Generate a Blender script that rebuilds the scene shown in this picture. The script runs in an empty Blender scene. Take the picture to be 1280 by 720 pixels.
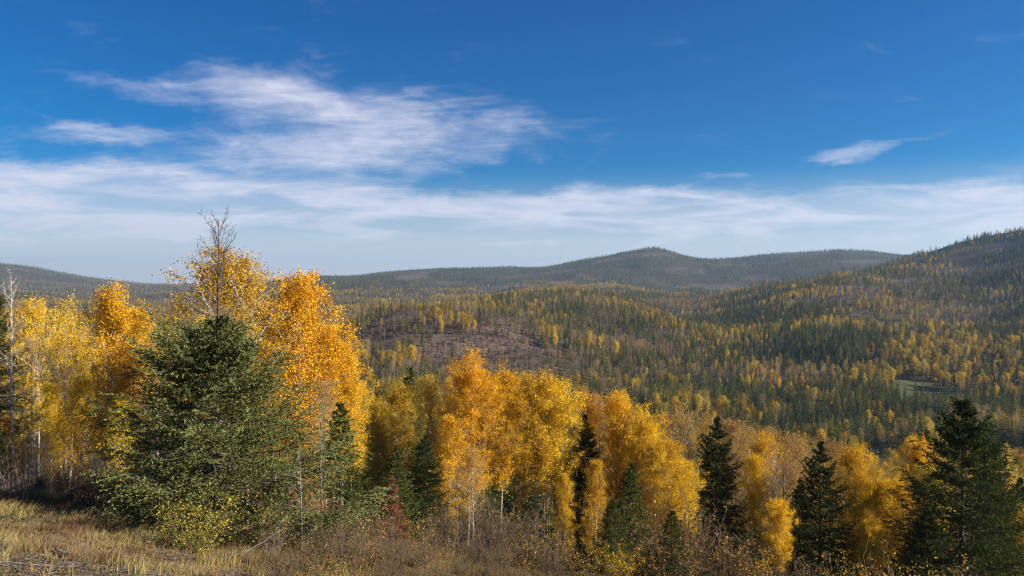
import bpy, math, random
import numpy as np

# ------------------------------------------------------------------ camera, sky, sun, exposure
SC = bpy.context.scene
COL = SC.collection
F = 985.0                    # focal length in photo pixels (1280 wide)
HZ = 352.0                   # photo row of the true horizon
CZ = 120.0                   # camera height above datum
SUN_AZ = math.radians(97)   # clockwise from the view direction (+Y)
SUN_EL = math.radians(24)

cam_d = bpy.data.cameras.new("camera")
cam_d.sensor_width = 36.0
cam_d.lens = 36.0 * F / 1280.0
cam_d.clip_start = 0.5
cam_d.clip_end = 60000
cam = bpy.data.objects.new("camera", cam_d)
COL.objects.link(cam)
cam.location = (0, 0, CZ)
cam.rotation_euler = (math.radians(90) - math.atan(8 / F), 0, 0)
SC.camera = cam

SC.render.engine = 'CYCLES'
SC.cycles.max_bounces = 5
SC.cycles.diffuse_bounces = 2
SC.cycles.transmission_bounces = 3
SC.cycles.volume_bounces = 0
SC.cycles.transparent_max_bounces = 4
SC.cycles.use_denoising = True
SC.cycles.denoising_prefilter = 'NONE'
SC.cycles.pixel_filter_type = 'BLACKMAN_HARRIS'
SC.cycles.filter_width = 1.15
SC.cycles.use_adaptive_sampling = True
SC.cycles.adaptive_threshold = 0.004
SC.cycles.sample_clamp_indirect = 6
SC.view_settings.view_transform = 'Standard'
SC.view_settings.look = 'None'
SC.view_settings.exposure = 1.02
SC.view_settings.gamma = 1.0
SC.view_settings.use_curve_mapping = False

world = bpy.data.worlds.new("World")
SC.world = world
world.use_nodes = True
WN = world.node_tree.nodes
WL = world.node_tree.links
WN.clear()


def wm(op, a, b=None, c=None):
    n = WN.new('ShaderNodeMath')
    n.operation = op
    for i, v in enumerate((a, b, c)):
        if v is None:
            continue
        if isinstance(v, (int, float)):
            n.inputs[i].default_value = v
        else:
            WL.new(v, n.inputs[i])
    return n.outputs[0]


def wsmooth(v, lo, hi, to0=0.0, to1=1.0):
    n = WN.new('ShaderNodeMapRange')
    n.interpolation_type = 'SMOOTHSTEP'
    WL.new(v, n.inputs['Value'])
    n.inputs['From Min'].default_value = lo
    n.inputs['From Max'].default_value = hi
    n.inputs['To Min'].default_value = to0
    n.inputs['To Max'].default_value = to1
    return n.outputs[0]


def wnoise(vec, scale, detail, rough=0.55, dist=0.0, sx=1, sy=1, rot=0.0, off=(0, 0, 0)):
    mp = WN.new('ShaderNodeMapping')
    mp.inputs['Scale'].default_value = (sx, sy, 1)
    mp.inputs['Rotation'].default_value = (0, 0, rot)
    mp.inputs['Location'].default_value = off
    WL.new(vec, mp.inputs['Vector'])
    n = WN.new('ShaderNodeTexNoise')
    WL.new(mp.outputs[0], n.inputs['Vector'])
    n.inputs['Scale'].default_value = scale
    n.inputs['Detail'].default_value = detail
    n.inputs['Roughness'].default_value = rough
    n.inputs['Distortion'].default_value = dist
    return n.outputs['Fac']


def build_world():
    tc = WN.new('ShaderNodeTexCoord')
    sep = WN.new('ShaderNodeSeparateXYZ')
    WL.new(tc.outputs['Generated'], sep.inputs[0])
    X, Y, Z = sep.outputs
    # azimuth (clockwise from +Y) and elevation, both as tangent-like numbers
    az = wm('ARCTAN2', X, Y)
    el = wm('ARCSINE', Z)
    # position on a flat cloud layer
    zz = wm('ADD', wm('MAXIMUM', Z, 0.0), 0.10)
    comb = WN.new('ShaderNodeCombineXYZ')
    WL.new(wm('DIVIDE', X, zz), comb.inputs[0])
    WL.new(wm('DIVIDE', Y, zz), comb.inputs[1])
    P = comb.outputs[0]
    ang = WN.new('ShaderNodeCombineXYZ')
    WL.new(az, ang.inputs[0])
    WL.new(wm('MULTIPLY', el, 2.6), ang.inputs[1])
    Q = ang.outputs[0]
    ang2 = WN.new('ShaderNodeCombineXYZ')
    WL.new(az, ang2.inputs[0])
    WL.new(wm('MULTIPLY', el, 6.0), ang2.inputs[1])
    Q2 = ang2.outputs[0]
    # domain warp for the blob outlines
    w1 = wm('SUBTRACT', wnoise(Q, 7.0, 5, 0.6, 0.4, off=(3, 1, 0)), 0.5)
    w2 = wm('SUBTRACT', wnoise(Q, 7.0, 5, 0.6, 0.4, off=(17, 9, 0)), 0.5)
    azw = wm('MULTIPLY_ADD', w1, 0.16, az)
    elw = wm('MULTIPLY_ADD', w2, 0.055, el)

    def blob(px, py, wx, wy, amp, tilt=0.0):
        a0 = math.atan((px - 640) / F)
        e0 = math.atan((HZ - py) / F * math.cos(a0))
        da = wm('SUBTRACT', azw, a0)
        de = wm('SUBTRACT', elw, e0)
        de = wm('MULTIPLY_ADD', da, -tilt, de)
        q = wm('ADD', wm('POWER', wm('ABSOLUTE', wm('DIVIDE', da, wx / F)), 2.0),
               wm('POWER', wm('ABSOLUTE', wm('DIVIDE', de, wy / F)), 2.0))
        return wm('MULTIPLY', wm('EXPONENT', wm('MULTIPLY', q, -1.0)), amp)

    blobs = [(340, 112, 90, 27, .75), (500, 150, 190, 34, .95, -.05), (415, 192, 170, 26, .95),
             (120, 168, 85, 9, .75, .05), (190, 108, 90, 10, .40, -.06), (170, 222, 230, 20, .95), (40, 258, 230, 36, .70),
             (330, 235, 110, 16, .6), (1105, 180, 55, 8, .60, .12), (1068, 196, 36, 8, .75), (880, 222, 45, 5, .5),
             (1180, 262, 240, 22, .45, .04), (700, 262, 240, 18, .42)]
    acc = None
    for b in blobs:
        v = blob(*b)
        acc = v if acc is None else wm('ADD', acc, v)
    # low stratus band above the horizon
    band = wm('MULTIPLY', wsmooth(elw, 0.008, 0.05), wsmooth(elw, 0.135, 0.090))
    acc = wm('ADD', acc, wm('MULTIPLY', band, 1.0))
    # scattered patches all over the rest of the sky
    patch = wsmooth(wnoise(P, 0.35, 4, 0.55, off=(40, 3, 0)), 0.60, 0.74)
    away = wsmooth(wm('ABSOLUTE', az), 0.62, 0.95)
    acc = wm('ADD', acc, wm('MULTIPLY', wm('MULTIPLY', patch, away), 0.9))
    # texture: soft streaks plus fine ripples
    soft = wnoise(Q, 11.0, 7, 0.62, 0.6, rot=-0.12)
    fine = wnoise(P, 6.0, 4, 0.55, 1.2, sx=0.7, sy=1.0, rot=0.6)
    broad = wnoise(Q2, 6.5, 6, 0.6, 0.5, rot=0.06, off=(7, 2, 0))
    wave = WN.new('ShaderNodeTexWave')
    wave.wave_type = 'BANDS'
    wave.bands_direction = 'Y'
    mp = WN.new('ShaderNodeMapping')
    mp.inputs['Rotation'].default_value = (0, 0, 0.22)
    WL.new(P, mp.inputs['Vector'])
    WL.new(mp.outputs[0], wave.inputs['Vector'])
    wave.inputs['Scale'].default_value = 4.2
    wave.inputs['Distortion'].default_value = 5.0
    wave.inputs['Detail'].default_value = 3
    wave.inputs['Detail Scale'].default_value = 1.2
    ripple = wave.outputs['Fac']
    t = wm('MULTIPLY_ADD', wm('SUBTRACT', soft, 0.5), 1.5, acc)
    t = wm('MULTIPLY_ADD', wm('SUBTRACT', fine, 0.5), 0.22, t)
    t = wm('MULTIPLY_ADD', wm('SUBTRACT', ripple, 0.5), 0.05, t)
    dens = wsmooth(t, 0.10, 1.40)
    dens = wm('MULTIPLY', dens, wsmooth(broad, 0.34, 0.62, 0.45, 1.0))
    # thin veil towards the horizon
    veil = wsmooth(el, 0.15, 0.0, 0.0, 0.68)
    dens = wm('MAXIMUM', wm('MULTIPLY', dens, 0.90), veil)
    dens = wm('MULTIPLY', dens, wsmooth(el, -0.02, 0.004))

    sky = WN.new('ShaderNodeTexSky')
    sky.sky_type = 'NISHITA'
    sky.sun_disc = False
    sky.sun_elevation = SUN_EL
    sky.sun_rotation = SUN_AZ
    sky.altitude = 900
    sky.air_density = 1.0
    sky.dust_density = 0.6
    sky.ozone_density = 3.0
    hs = WN.new('ShaderNodeHueSaturation')
    hs.inputs['Saturation'].default_value = 1.8
    hs.inputs['Hue'].default_value = 0.513
    hs.inputs['Value'].default_value = 1.02
    WL.new(sky.outputs[0], hs.inputs['Color'])
    bg = WN.new('ShaderNodeBackground')
    bg.inputs['Strength'].default_value = 0.05
    WL.new(hs.outputs[0], bg.inputs['Color'])
    bc = WN.new('ShaderNodeBackground')
    bc.inputs['Color'].default_value = (0.86, 0.86, 1.0, 1)
    bc.inputs['Strength'].default_value = 0.46
    mix = WN.new('ShaderNodeMixShader')
    WL.new(dens, mix.inputs[0])
    WL.new(bg.outputs[0], mix.inputs[1])
    WL.new(bc.outputs[0], mix.inputs[2])
    out = WN.new('ShaderNodeOutputWorld')
    WL.new(mix.outputs[0], out.inputs['Surface'])


build_world()

sun_d = bpy.data.lights.new("sun", 'SUN')
sun_d.energy = 5.0
sun_d.angle = math.radians(0.53)
sun_d.color = (1.0, 0.90, 0.76)
sun = bpy.data.objects.new("sun", sun_d)
COL.objects.link(sun)
sun.location = (60, -20, CZ + 80)
sun.rotation_euler = (math.radians(90) - SUN_EL, 0, -SUN_AZ + math.pi)

rng = np.random.default_rng(7)
random.seed(7)

# ------------------------------------------------------------------ noise and terrain
_TAB = np.random.default_rng(99).random((256, 256))


def vnoise(x, y):
    x = np.asarray(x, float)
    y = np.asarray(y, float)
    xi = np.floor(x).astype(int)
    yi = np.floor(y).astype(int)
    fx = x - xi
    fy = y - yi
    fx = fx * fx * (3 - 2 * fx)
    fy = fy * fy * (3 - 2 * fy)
    a = _TAB[xi & 255, yi & 255]
    b = _TAB[(xi + 1) & 255, yi & 255]
    c = _TAB[xi & 255, (yi + 1) & 255]
    d = _TAB[(xi + 1) & 255, (yi + 1) & 255]
    return (a * (1 - fx) + b * fx) * (1 - fy) + (c * (1 - fx) + d * fx) * fy


def fbm(x, y, octv=4, gain=0.5):
    s, a, t = 0.0, 1.0, 0.0
    for i in range(octv):
        s = s + a * vnoise(x * 2 ** i + 13.7 * i, y * 2 ** i + 7.1 * i)
        t += a
        a *= gain
    return s / t            # 0..1


def sstep(v, lo, hi):
    t = np.clip((v - lo) / (hi - lo), 0, 1)
    return t * t * (3 - 2 * t)


# near slope: x, y, z below the camera
NEAR = np.array([(-10.4, 16, -6.0), (-19.5, 30, -8.3), (-10.5, 28, -8.7), (-7, 24, -8.9), (-5.2, 32, -11.8), (.5, 46, -16), (3.6, 45, -16.7),
                 (34, 60, -27.3), (15.5, 60, -22.6), (-23, 42, -10.8), (-2.6, 52, -17.8), (0, 10, -6.6), (0, 22, -10.9), (5, 30, -14.2), (10, 20, -11.), (25, 40, -20.),
                 (-30, 60, -16), (0, 75, -25), (40, 80, -35)], float)


def _nb(x, y):
    return np.stack([np.ones_like(x), x, y, x * x, x * y, y * y], -1)


_NC, *_ = np.linalg.lstsq(_nb(NEAR[:, 0], NEAR[:, 1]), NEAR[:, 2], rcond=None)


def near_h(x, y):
    x = np.clip(x, -60, 70)
    y = np.clip(y, -30, 110)
    return _nb(x, y) @ _NC


# far terrain: photo column, photo row, distance -> interpolated as pixel elevation over (column, log distance)
CT = [
    # near slope foot
    (-100, 700, 80), (300, 720, 80), (640, 700, 80), (960, 800, 80), (1380, 860, 80),
    (-100, 640, 200), (300, 640, 200), (640, 650, 200), (960, 660, 200), (1380, 680, 200),
    (-100, 560, 380), (300, 560, 380), (560, 545, 380), (800, 590, 390), (1100, 592, 400), (1270, 602, 390), (1380, 600, 390),
    # valley floor
    (1150, 517, 600), (1380, 520, 600), (960, 520, 600), (800, 500, 620), (640, 490, 600), (500, 478, 600), (300, 470, 600), (0, 470, 600),
    # knoll
    (430, 440, 800), (500, 410, 850), (545, 399, 900), (620, 398, 900), (700, 410, 900), (420, 405, 1300), (560, 395, 1300), (640, 374, 1300),
    (700, 367, 1350), (760, 374, 1350), (300, 420, 1000), (0, 420, 1000),
    (520, 385, 2000), (700, 368, 2000), (450, 383, 2000), (300, 388, 2000), (0, 386, 2000),
    # right flank
    (850, 440, 900), (850, 404, 1350), (850, 380, 2000), (900, 380, 1750), (790, 386, 1600), (960, 440, 900), (960, 388, 1350), (960, 364, 1900), (1050, 430, 900), (1050, 380, 1300),
    (1050, 347, 2000), (1200, 442, 900), (1200, 392, 1250), (1200, 350, 1700), (1200, 309, 2200), (1280, 330, 1700), (1280, 292, 2150), (1380, 262, 2150),
    (1130, 323, 2250), (1380, 320, 1600), (1380, 400, 1100), (1380, 450, 850),
    (1280, 310, 3000), (1200, 325, 3000), (1100, 352, 3000), (980, 362, 3000), (1380, 290, 3000),
    # foot of the main ridge and the ridge itself
    (850, 366, 3000), (700, 362, 3000), (560, 368, 3000), (420, 368, 3000), (250, 376, 3200), (0, 372, 3200),
    (380, 347, 4600), (430, 347, 4600), (470, 343, 4600), (520, 339, 4600), (560, 337, 4600), (600, 336, 4600), (640, 335, 4600), (670, 337, 4600),
    (720, 328, 4600), (770, 319, 4600), (800, 313, 4600), (818, 311, 4600), (835, 314, 4600), (852, 320, 4600), (880, 325, 4600), (950, 320, 4700),
    (1010, 316, 4700), (1060, 313, 4700), (1090, 316, 4700), (1130, 321, 4700), (1200, 324, 4700), (1380, 320, 4700),
    (380, 352, 6200), (500, 350, 6200), (640, 349, 6200), (818, 340, 6200), (950, 341, 6200), (1100, 343, 6200), (1380, 343, 6200),
    (345, 354, 4600), (300, 358, 4600), (200, 361, 4600), (100, 360, 4600), (0, 356, 4600),
    # distant hill on the left
    (-100, 323, 6500), (0, 330, 6500), (25, 332, 6500), (50, 336, 6500), (100, 346, 6500), (140, 351, 6500), (190, 356, 6500), (240, 357, 6500), (320, 356, 6500),
    (-100, 340, 9000), (0, 345, 9000), (100, 352, 9000), (300, 354, 9000), (640, 353, 9000), (900, 352, 9000), (1380, 352, 9000),
    (-100, 353, 14000), (300, 353, 14000), (640, 353, 14000), (1000, 353, 14000), (1380, 353, 14000)]
CT = np.array(CT, float)


def _cuv(px, r):
    return np.stack([px / 110.0, np.log(r) * 3.6], -1)


_CP = _cuv(CT[:, 0], CT[:, 2])


def _phi(d):
    return np.where(d > 1e-9, d * d * np.log(np.maximum(d, 1e-9)), 0.0)


_n = len(CT)
_D = np.sqrt(((_CP[:, None] - _CP[None]) ** 2).sum(-1))
_A = np.zeros((_n + 3, _n + 3))
_A[:_n, :_n] = _phi(_D) - np.eye(_n) * 0.004
_A[:_n, _n] = 1
_A[:_n, _n + 1:] = _CP
_A[_n, :_n] = 1
_A[_n + 1:, :_n] = _CP.T
_W = np.linalg.solve(_A, np.concatenate([HZ - CT[:, 1], np.zeros(3)]))


def tps(px, r):
    sh = px.shape
    q = _cuv(px.ravel(), r.ravel())
    out = np.empty(len(q))
    for i in range(0, len(q), 20000):
        c = q[i:i + 20000]
        d = np.sqrt(((c[:, None] - _CP[None]) ** 2).sum(-1))
        out[i:i + 20000] = _phi(d) @ _W[:_n] + _W[_n] + c @ _W[_n + 1:]
    return out.reshape(sh)


def ground_h(x, y):
    """terrain height (world z) at x, y"""
    x = np.asarray(x, float)
    y = np.asarray(y, float)
    r = np.hypot(x, y)
    az = np.arctan2(x, y)
    azc = np.clip(az, -0.70, 0.70)
    px = np.clip(640 + F * np.tan(azc), -100, 1380)
    rc = np.clip(r, 80, 14000)
    e = tps(px, rc)
    far = e / F * rc * np.cos(azc)
    far = far + (fbm(x / 170, y / 170, 4) - .5) * 30 * sstep(r, 250, 900) * (1 - .6 * sstep(r, 3500, 4600))
    far = far + (fbm(x / 330 + 5, y / 330, 4) - .5) * (34 * sstep(r, 500, 900) + 40 * sstep(r, 1800, 3000)) * (1 - .85 * sstep(r, 3700, 4500))
    nz = near_h(x, y) + (fbm(x / 7, y / 7, 3) - .5) * .9 + (fbm(x / 1.3, y / 1.3, 3) - .5) * .22
    k = sstep(r, 70, 150)
    z = nz * (1 - k) + far * k
    back = sstep(np.abs(az), 1.0, 1.7) * sstep(r, 60, 200)
    z = z * (1 - back) + (-40 - 30 * sstep(r, 60, 800) + (fbm(x / 300, y / 300, 4) - .5) * 60) * back
    return z + CZ


def P2W(px, d):
    return (px - 640) / F * d, d


# ------------------------------------------------------------------ mesh builder
class MB:
    def __init__(self):
        self.v, self.q, self.t, self.m, self.n = [], [], [], [], 0

    def add(self, v, q, tint=0.5, mat=0):
        v = np.asarray(v, float).reshape(-1, 3)
        q = np.asarray(q, np.int64).reshape(-1, 4)
        self.v.append(v)
        self.q.append(q + self.n)
        self.t.append(np.broadcast_to(np.asarray(tint, float), (len(v),)))
        self.m.append(np.full(len(q), mat))
        self.n += len(v)

    def mesh(self, name, mats, smooth=False):
        v = np.concatenate(self.v)
        q = np.concatenate(self.q)
        me = bpy.data.meshes.new(name)
        me.vertices.add(len(v))
        me.vertices.foreach_set('co', v.astype(np.float32).ravel())
        me.loops.add(len(q) * 4)
        me.loops.foreach_set('vertex_index', q.astype(np.int32).ravel())
        me.polygons.add(len(q))
        me.polygons.foreach_set('loop_start', np.arange(0, len(q) * 4, 4, dtype=np.int32))
        me.polygons.foreach_set('loop_total', np.full(len(q), 4, dtype=np.int32))
        me.polygons.foreach_set('material_index', np.concatenate(self.m).astype(np.int32))
        me.polygons.foreach_set('use_smooth', np.full(len(q), smooth, dtype=bool))
        a = me.attributes.new('tint', 'FLOAT', 'POINT')
        a.data.foreach_set('value', np.concatenate(self.t).astype(np.float32))
        for m in mats:
            me.materials.append(m)
        me.update(calc_edges=True)
        return me


def unit(v):
    return v / np.maximum(np.linalg.norm(v, axis=-1, keepdims=True), 1e-9)


def tube(mb, pts, rad, sides=5, tint=0.5, mat=0):
    pts = np.asarray(pts, float)
    n = len(pts)
    rad = np.broadcast_to(np.asarray(rad, float), (n,))
    tan = unit(np.gradient(pts, axis=0))
    ref = np.where(np.abs(tan[:, 2:3]) > .9, np.array([[1., 0, 0]]), np.array([[0, 0, 1.]]))
    a = unit(np.cross(tan, ref))
    b = np.cross(tan, a)
    th = np.arange(sides) / sides * 2 * np.pi
    ring = pts[:, None] + rad[:, None, None] * (np.cos(th)[None, :, None] * a[:, None] + np.sin(th)[None, :, None] * b[:, None])
    i = np.arange(n - 1)[:, None] * sides
    j = np.arange(sides)[None]
    k = (j + 1) % sides
    mb.add(ring, np.stack([i + j, i + k, i + sides + k, i + sides + j], -1), tint, mat)


def diamonds(mb, c, size, g, tint, mat=0, aspect=.62, up=0.0):
    """leaf-like diamonds with random orientation"""
    n = len(c)
    a = unit(g.normal(size=(n, 3)))
    if up:
        a[:, 2] -= up
        a = unit(a)
    b = unit(np.cross(a, g.normal(size=(n, 3))))
    s = np.broadcast_to(np.asarray(size, float), (n,))[:, None] * .5
    v = np.stack([c - a * s, c + b * s * aspect, c + a * s, c - b * s * aspect], 1)
    mb.add(v, np.arange(n * 4), np.repeat(tint, 4), mat)


def needles(mb, p, d, ln, w, g, tint, mat=0):
    """tufts: diamonds from p along d"""
    n = len(p)
    b = unit(np.cross(d, g.normal(size=(n, 3))))
    ln = np.broadcast_to(ln, (n,))[:, None]
    w = np.broadcast_to(w, (n,))[:, None]
    m = p + d * ln * .45
    mb.add(np.stack([p, m + b * w * .5, p + d * ln, m - b * w * .5], 1), np.arange(n * 4), np.repeat(tint, 4), mat)


# ------------------------------------------------------------------ materials
def new_mat(name):
    m = bpy.data.materials.new(name)
    m.use_nodes = True
    nt = m.node_tree
    nt.nodes.clear()
    out = nt.nodes.new('ShaderNodeOutputMaterial')
    return m, nt, nt.nodes, nt.links, out


def mnode(nt, op, a, b=None):
    n = nt.nodes.new('ShaderNodeMath')
    n.operation = op
    for i, v in enumerate((a, b)):
        if v is None:
            continue
        if isinstance(v, (int, float)):
            n.inputs[i].default_value = v
        else:
            nt.links.new(v, n.inputs[i])
    return n.outputs[0]


def foliage_mat(name, transl=.35, hue=.05, val=.7, rnd=.25, gloss=0.0, base=None):
    """colour comes from the object colour (or is given); each leaf and each tree varies"""
    m, nt, N, L, out = new_mat(name)
    oi = N.new('ShaderNodeObjectInfo')
    at = N.new('ShaderNodeAttribute')
    at.attribute_name = 'tint'
    hs = N.new('ShaderNodeHueSaturation')
    if base:
        hs.inputs['Color'].default_value = (*base, 1)
    else:
        L.new(oi.outputs['Color'], hs.inputs['Color'])
    t = mnode(nt, 'SUBTRACT', at.outputs['Fac'], .5)
    r = mnode(nt, 'SUBTRACT', oi.outputs['Random'], .5)
    h = mnode(nt, 'ADD', mnode(nt, 'MULTIPLY', t, hue), mnode(nt, 'MULTIPLY', r, hue * .45))
    L.new(mnode(nt, 'ADD', h, .5), hs.inputs['Hue'])
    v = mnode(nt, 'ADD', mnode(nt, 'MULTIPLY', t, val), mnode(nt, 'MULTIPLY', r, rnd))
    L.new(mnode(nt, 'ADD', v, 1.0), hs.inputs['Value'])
    di = N.new('ShaderNodeBsdfDiffuse')
    tr = N.new('ShaderNodeBsdfTranslucent')
    L.new(hs.outputs[0], di.inputs['Color'])
    L.new(hs.outputs[0], tr.inputs['Color'])
    mx = N.new('ShaderNodeMixShader')
    mx.inputs[0].default_value = transl
    L.new(di.outputs[0], mx.inputs[1])
    L.new(tr.outputs[0], mx.inputs[2])
    res = mx.outputs[0]
    if gloss:
        gl = N.new('ShaderNodeBsdfGlossy')
        gl.inputs['Roughness'].default_value = .45
        gl.inputs['Color'].default_value = (.9, .95, 1, 1)
        m2 = N.new('ShaderNodeMixShader')
        m2.inputs[0].default_value = gloss
        L.new(res, m2.inputs[1])
        L.new(gl.outputs[0], m2.inputs[2])
        res = m2.outputs[0]
    L.new(res, out.inputs['Surface'])
    return m


def bark_mat(name, c1, c2, scale=(3, 3, 14), thr=.55):
    m, nt, N, L, out = new_mat(name)
    tc = N.new('ShaderNodeTexCoord')
    mp = N.new('ShaderNodeMapping')
    mp.inputs['Scale'].default_value = scale
    L.new(tc.outputs['Object'], mp.inputs[0])
    no = N.new('ShaderNodeTexNoise')
    no.inputs['Scale'].default_value = 1.0
    no.inputs['Detail'].default_value = 4
    L.new(mp.outputs[0], no.inputs['Vector'])
    cr = N.new('ShaderNodeValToRGB')
    cr.color_ramp.elements[0].position = thr - .08
    cr.color_ramp.elements[0].color = (*c1, 1)
    cr.color_ramp.elements[1].position = thr + .12
    cr.color_ramp.elements[1].color = (*c2, 1)
    L.new(no.outputs['Fac'], cr.inputs[0])
    at = N.new('ShaderNodeAttribute')
    at.attribute_name = 'tint'
    hs = N.new('ShaderNodeHueSaturation')
    L.new(cr.outputs[0], hs.inputs['Color'])
    L.new(mnode(nt, 'ADD', mnode(nt, 'MULTIPLY', at.outputs['Fac'], .8), .6), hs.inputs['Value'])
    bs = N.new('ShaderNodeBsdfPrincipled')
    bs.inputs['Roughness'].default_value = .85
    bs.inputs['Specular IOR Level'].default_value = .2
    L.new(hs.outputs[0], bs.inputs['Base Color'])
    L.new(bs.outputs[0], out.inputs['Surface'])
    return m


M_LEAF = foliage_mat('aspen_leaf', .28, .030, .65, .22)
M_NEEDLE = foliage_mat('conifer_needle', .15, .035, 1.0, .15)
M_BIRCH = bark_mat('birch_bark', (.52, .47, .40), (.16, .13, .10), (2, 2, 9), .60)
M_ASPEN = bark_mat('aspen_bark', (.36, .32, .25), (.13, .11, .08), (2, 2, 7), .58)
M_DARK = bark_mat('conifer_bark', (.075, .058, .045), (.16, .13, .11), (6, 6, 2), .5)
M_GREY = bark_mat('weathered_wood', (.30, .27, .24), (.16, .14, .12), (6, 6, 2), .5)
M_TWIG = bark_mat('brown_twig', (.125, .088, .052), (.19, .14, .085), (6, 6, 6), .5)
M_TAN = bark_mat('tan_twig', (.22, .165, .12), (.30, .235, .18), (6, 6, 6), .5)
M_GRASS = foliage_mat('dry_grass', .25, .07, 1.1, .1)


# ------------------------------------------------------------------ tree generators (nominal size, base at origin)
def bent(g, p0, d0, ln, n=5, wob=.12, lift=0.0):
    """polyline leaving p0 along d0; lift>0 turns it upwards"""
    pts = [np.array(p0, float)]
    d = np.array(d0, float)
    st = ln / (n - 1)
    for i in range(n - 1):
        d = d + g.normal(size=3) * wob
        d[2] += lift
        d = d / np.linalg.norm(d)
        pts.append(pts[-1] + d * st)
    return np.array(pts)


def aspen(seed, H=13., R=2.5, cb=.3, leaves=12000, ls=.10, stems=1, limbs=34, sparse=0.0, bark=None, peak=.45, top_bare=0.0, clump=.30, r0=.0105, lift=.10):
    g = np.random.default_rng(seed)
    tb, cbm = MB(), MB()
    cl, cw = [], []
    for s in range(stems):
        ang = g.uniform(0, 6.28) + s * 6.28 / max(stems, 1)
        lean = (.0 if stems == 1 else g.uniform(.08, .2))
        h = H * (1 if s == 0 else g.uniform(.72, .95))
        b0 = np.array([math.cos(ang), math.sin(ang), 0]) * (.0 if stems == 1 else .18)
        n = 12
        zs = np.linspace(-.3, h, n)
        off = np.cumsum(g.normal(size=(n, 2)) * .05, 0) * h / 13
        tp = np.stack([b0[0] + off[:, 0] + math.cos(ang) * lean * zs * .6, b0[1] + off[:, 1] + math.sin(ang) * lean * zs * .6, zs], -1)
        rr = H * r0 * (1 - np.linspace(0, 1, n)) ** .8 + .012
        if stems > 1:
            rr = rr * .8
        tube(tb, tp, rr, 7, .5)
        nl = limbs if stems == 1 else limbs // stems + 6
        for i in range(nl):
            t = cb + (1 - cb) * ((i + g.uniform(0, 1)) / nl) ** .95
            t = min(t, .985)
            z = t * h
            base = np.array([np.interp(z, zs, tp[:, 0]), np.interp(z, zs, tp[:, 1]), z])
            u = (t - cb) / (1 - cb)
            prof = (u / peak) ** .6 if u < peak else max(0, (1 - u) / (1 - peak)) ** .62
            L = (R * (.30 + .75 * prof)) * g.uniform(.65, 1.2) * (1 if stems == 1 else .75)
            a = i * 2.39996 + g.normal() * .5
            el = math.radians(g.uniform(18, 50) + 25 * u)
            d = np.array([math.cos(a) * math.cos(el), math.sin(a) * math.cos(el), math.sin(el)])
            lp = bent(g, base, d, L, 6, .13, lift)
            tube(tb, lp, np.linspace(.0035 * H * (1 - .5 * u), .008, 6), 4, .45)
            w0 = 0.0 if (g.random() < sparse or u > 1 - top_bare) else 1.0
            for k in range(1, 6):
                m = 2 if k < 5 else 3
                for _ in range(m):
                    td = unit((lp[k] - lp[k - 1]) / L * 5 * .8 + g.normal(size=3) * .7 + np.array([0, 0, .25]))
                    tl = L * g.uniform(.16, .36)
                    tw = bent(g, lp[k], td, tl, 3, .2, .05)
                    tube(tb, tw, np.array([.011, .007, .004]), 3, .4)
                    if w0 and g.random() > sparse * .6:
                        for f in (.45, 1.0):
                            cl.append(tw[1] * (1 - f) + tw[2] * f)
                            cw.append(g.uniform(.3, 1.5))
    cl = np.array(cl)
    cw = np.array(cw)
    if len(cl) and leaves:
        pick = g.choice(len(cl), leaves, p=cw / cw.sum())
        c = cl[pick] + g.normal(size=(leaves, 3)) * clump * np.array([1, 1, .8]) * g.uniform(.3, 1.15, (leaves, 1))
        ct = g.uniform(.15, .85, len(cl))
        tint = np.clip(ct[pick] + g.normal(size=leaves) * .16, 0, 1)
        diamonds(cbm, c, ls * g.uniform(.65, 1.3, leaves), g, tint, 0, .7, .2)
    nm = f'aspen_{seed}'
    tm = tb.mesh(nm + '_trunk', [bark or M_ASPEN], True)
    cm = cbm.mesh(nm + '_crown', [M_LEAF]) if cbm.v else None
    return {'H': H, 'trunk': tm, 'crown': cm, 'crown_name': 'crown'}


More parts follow.
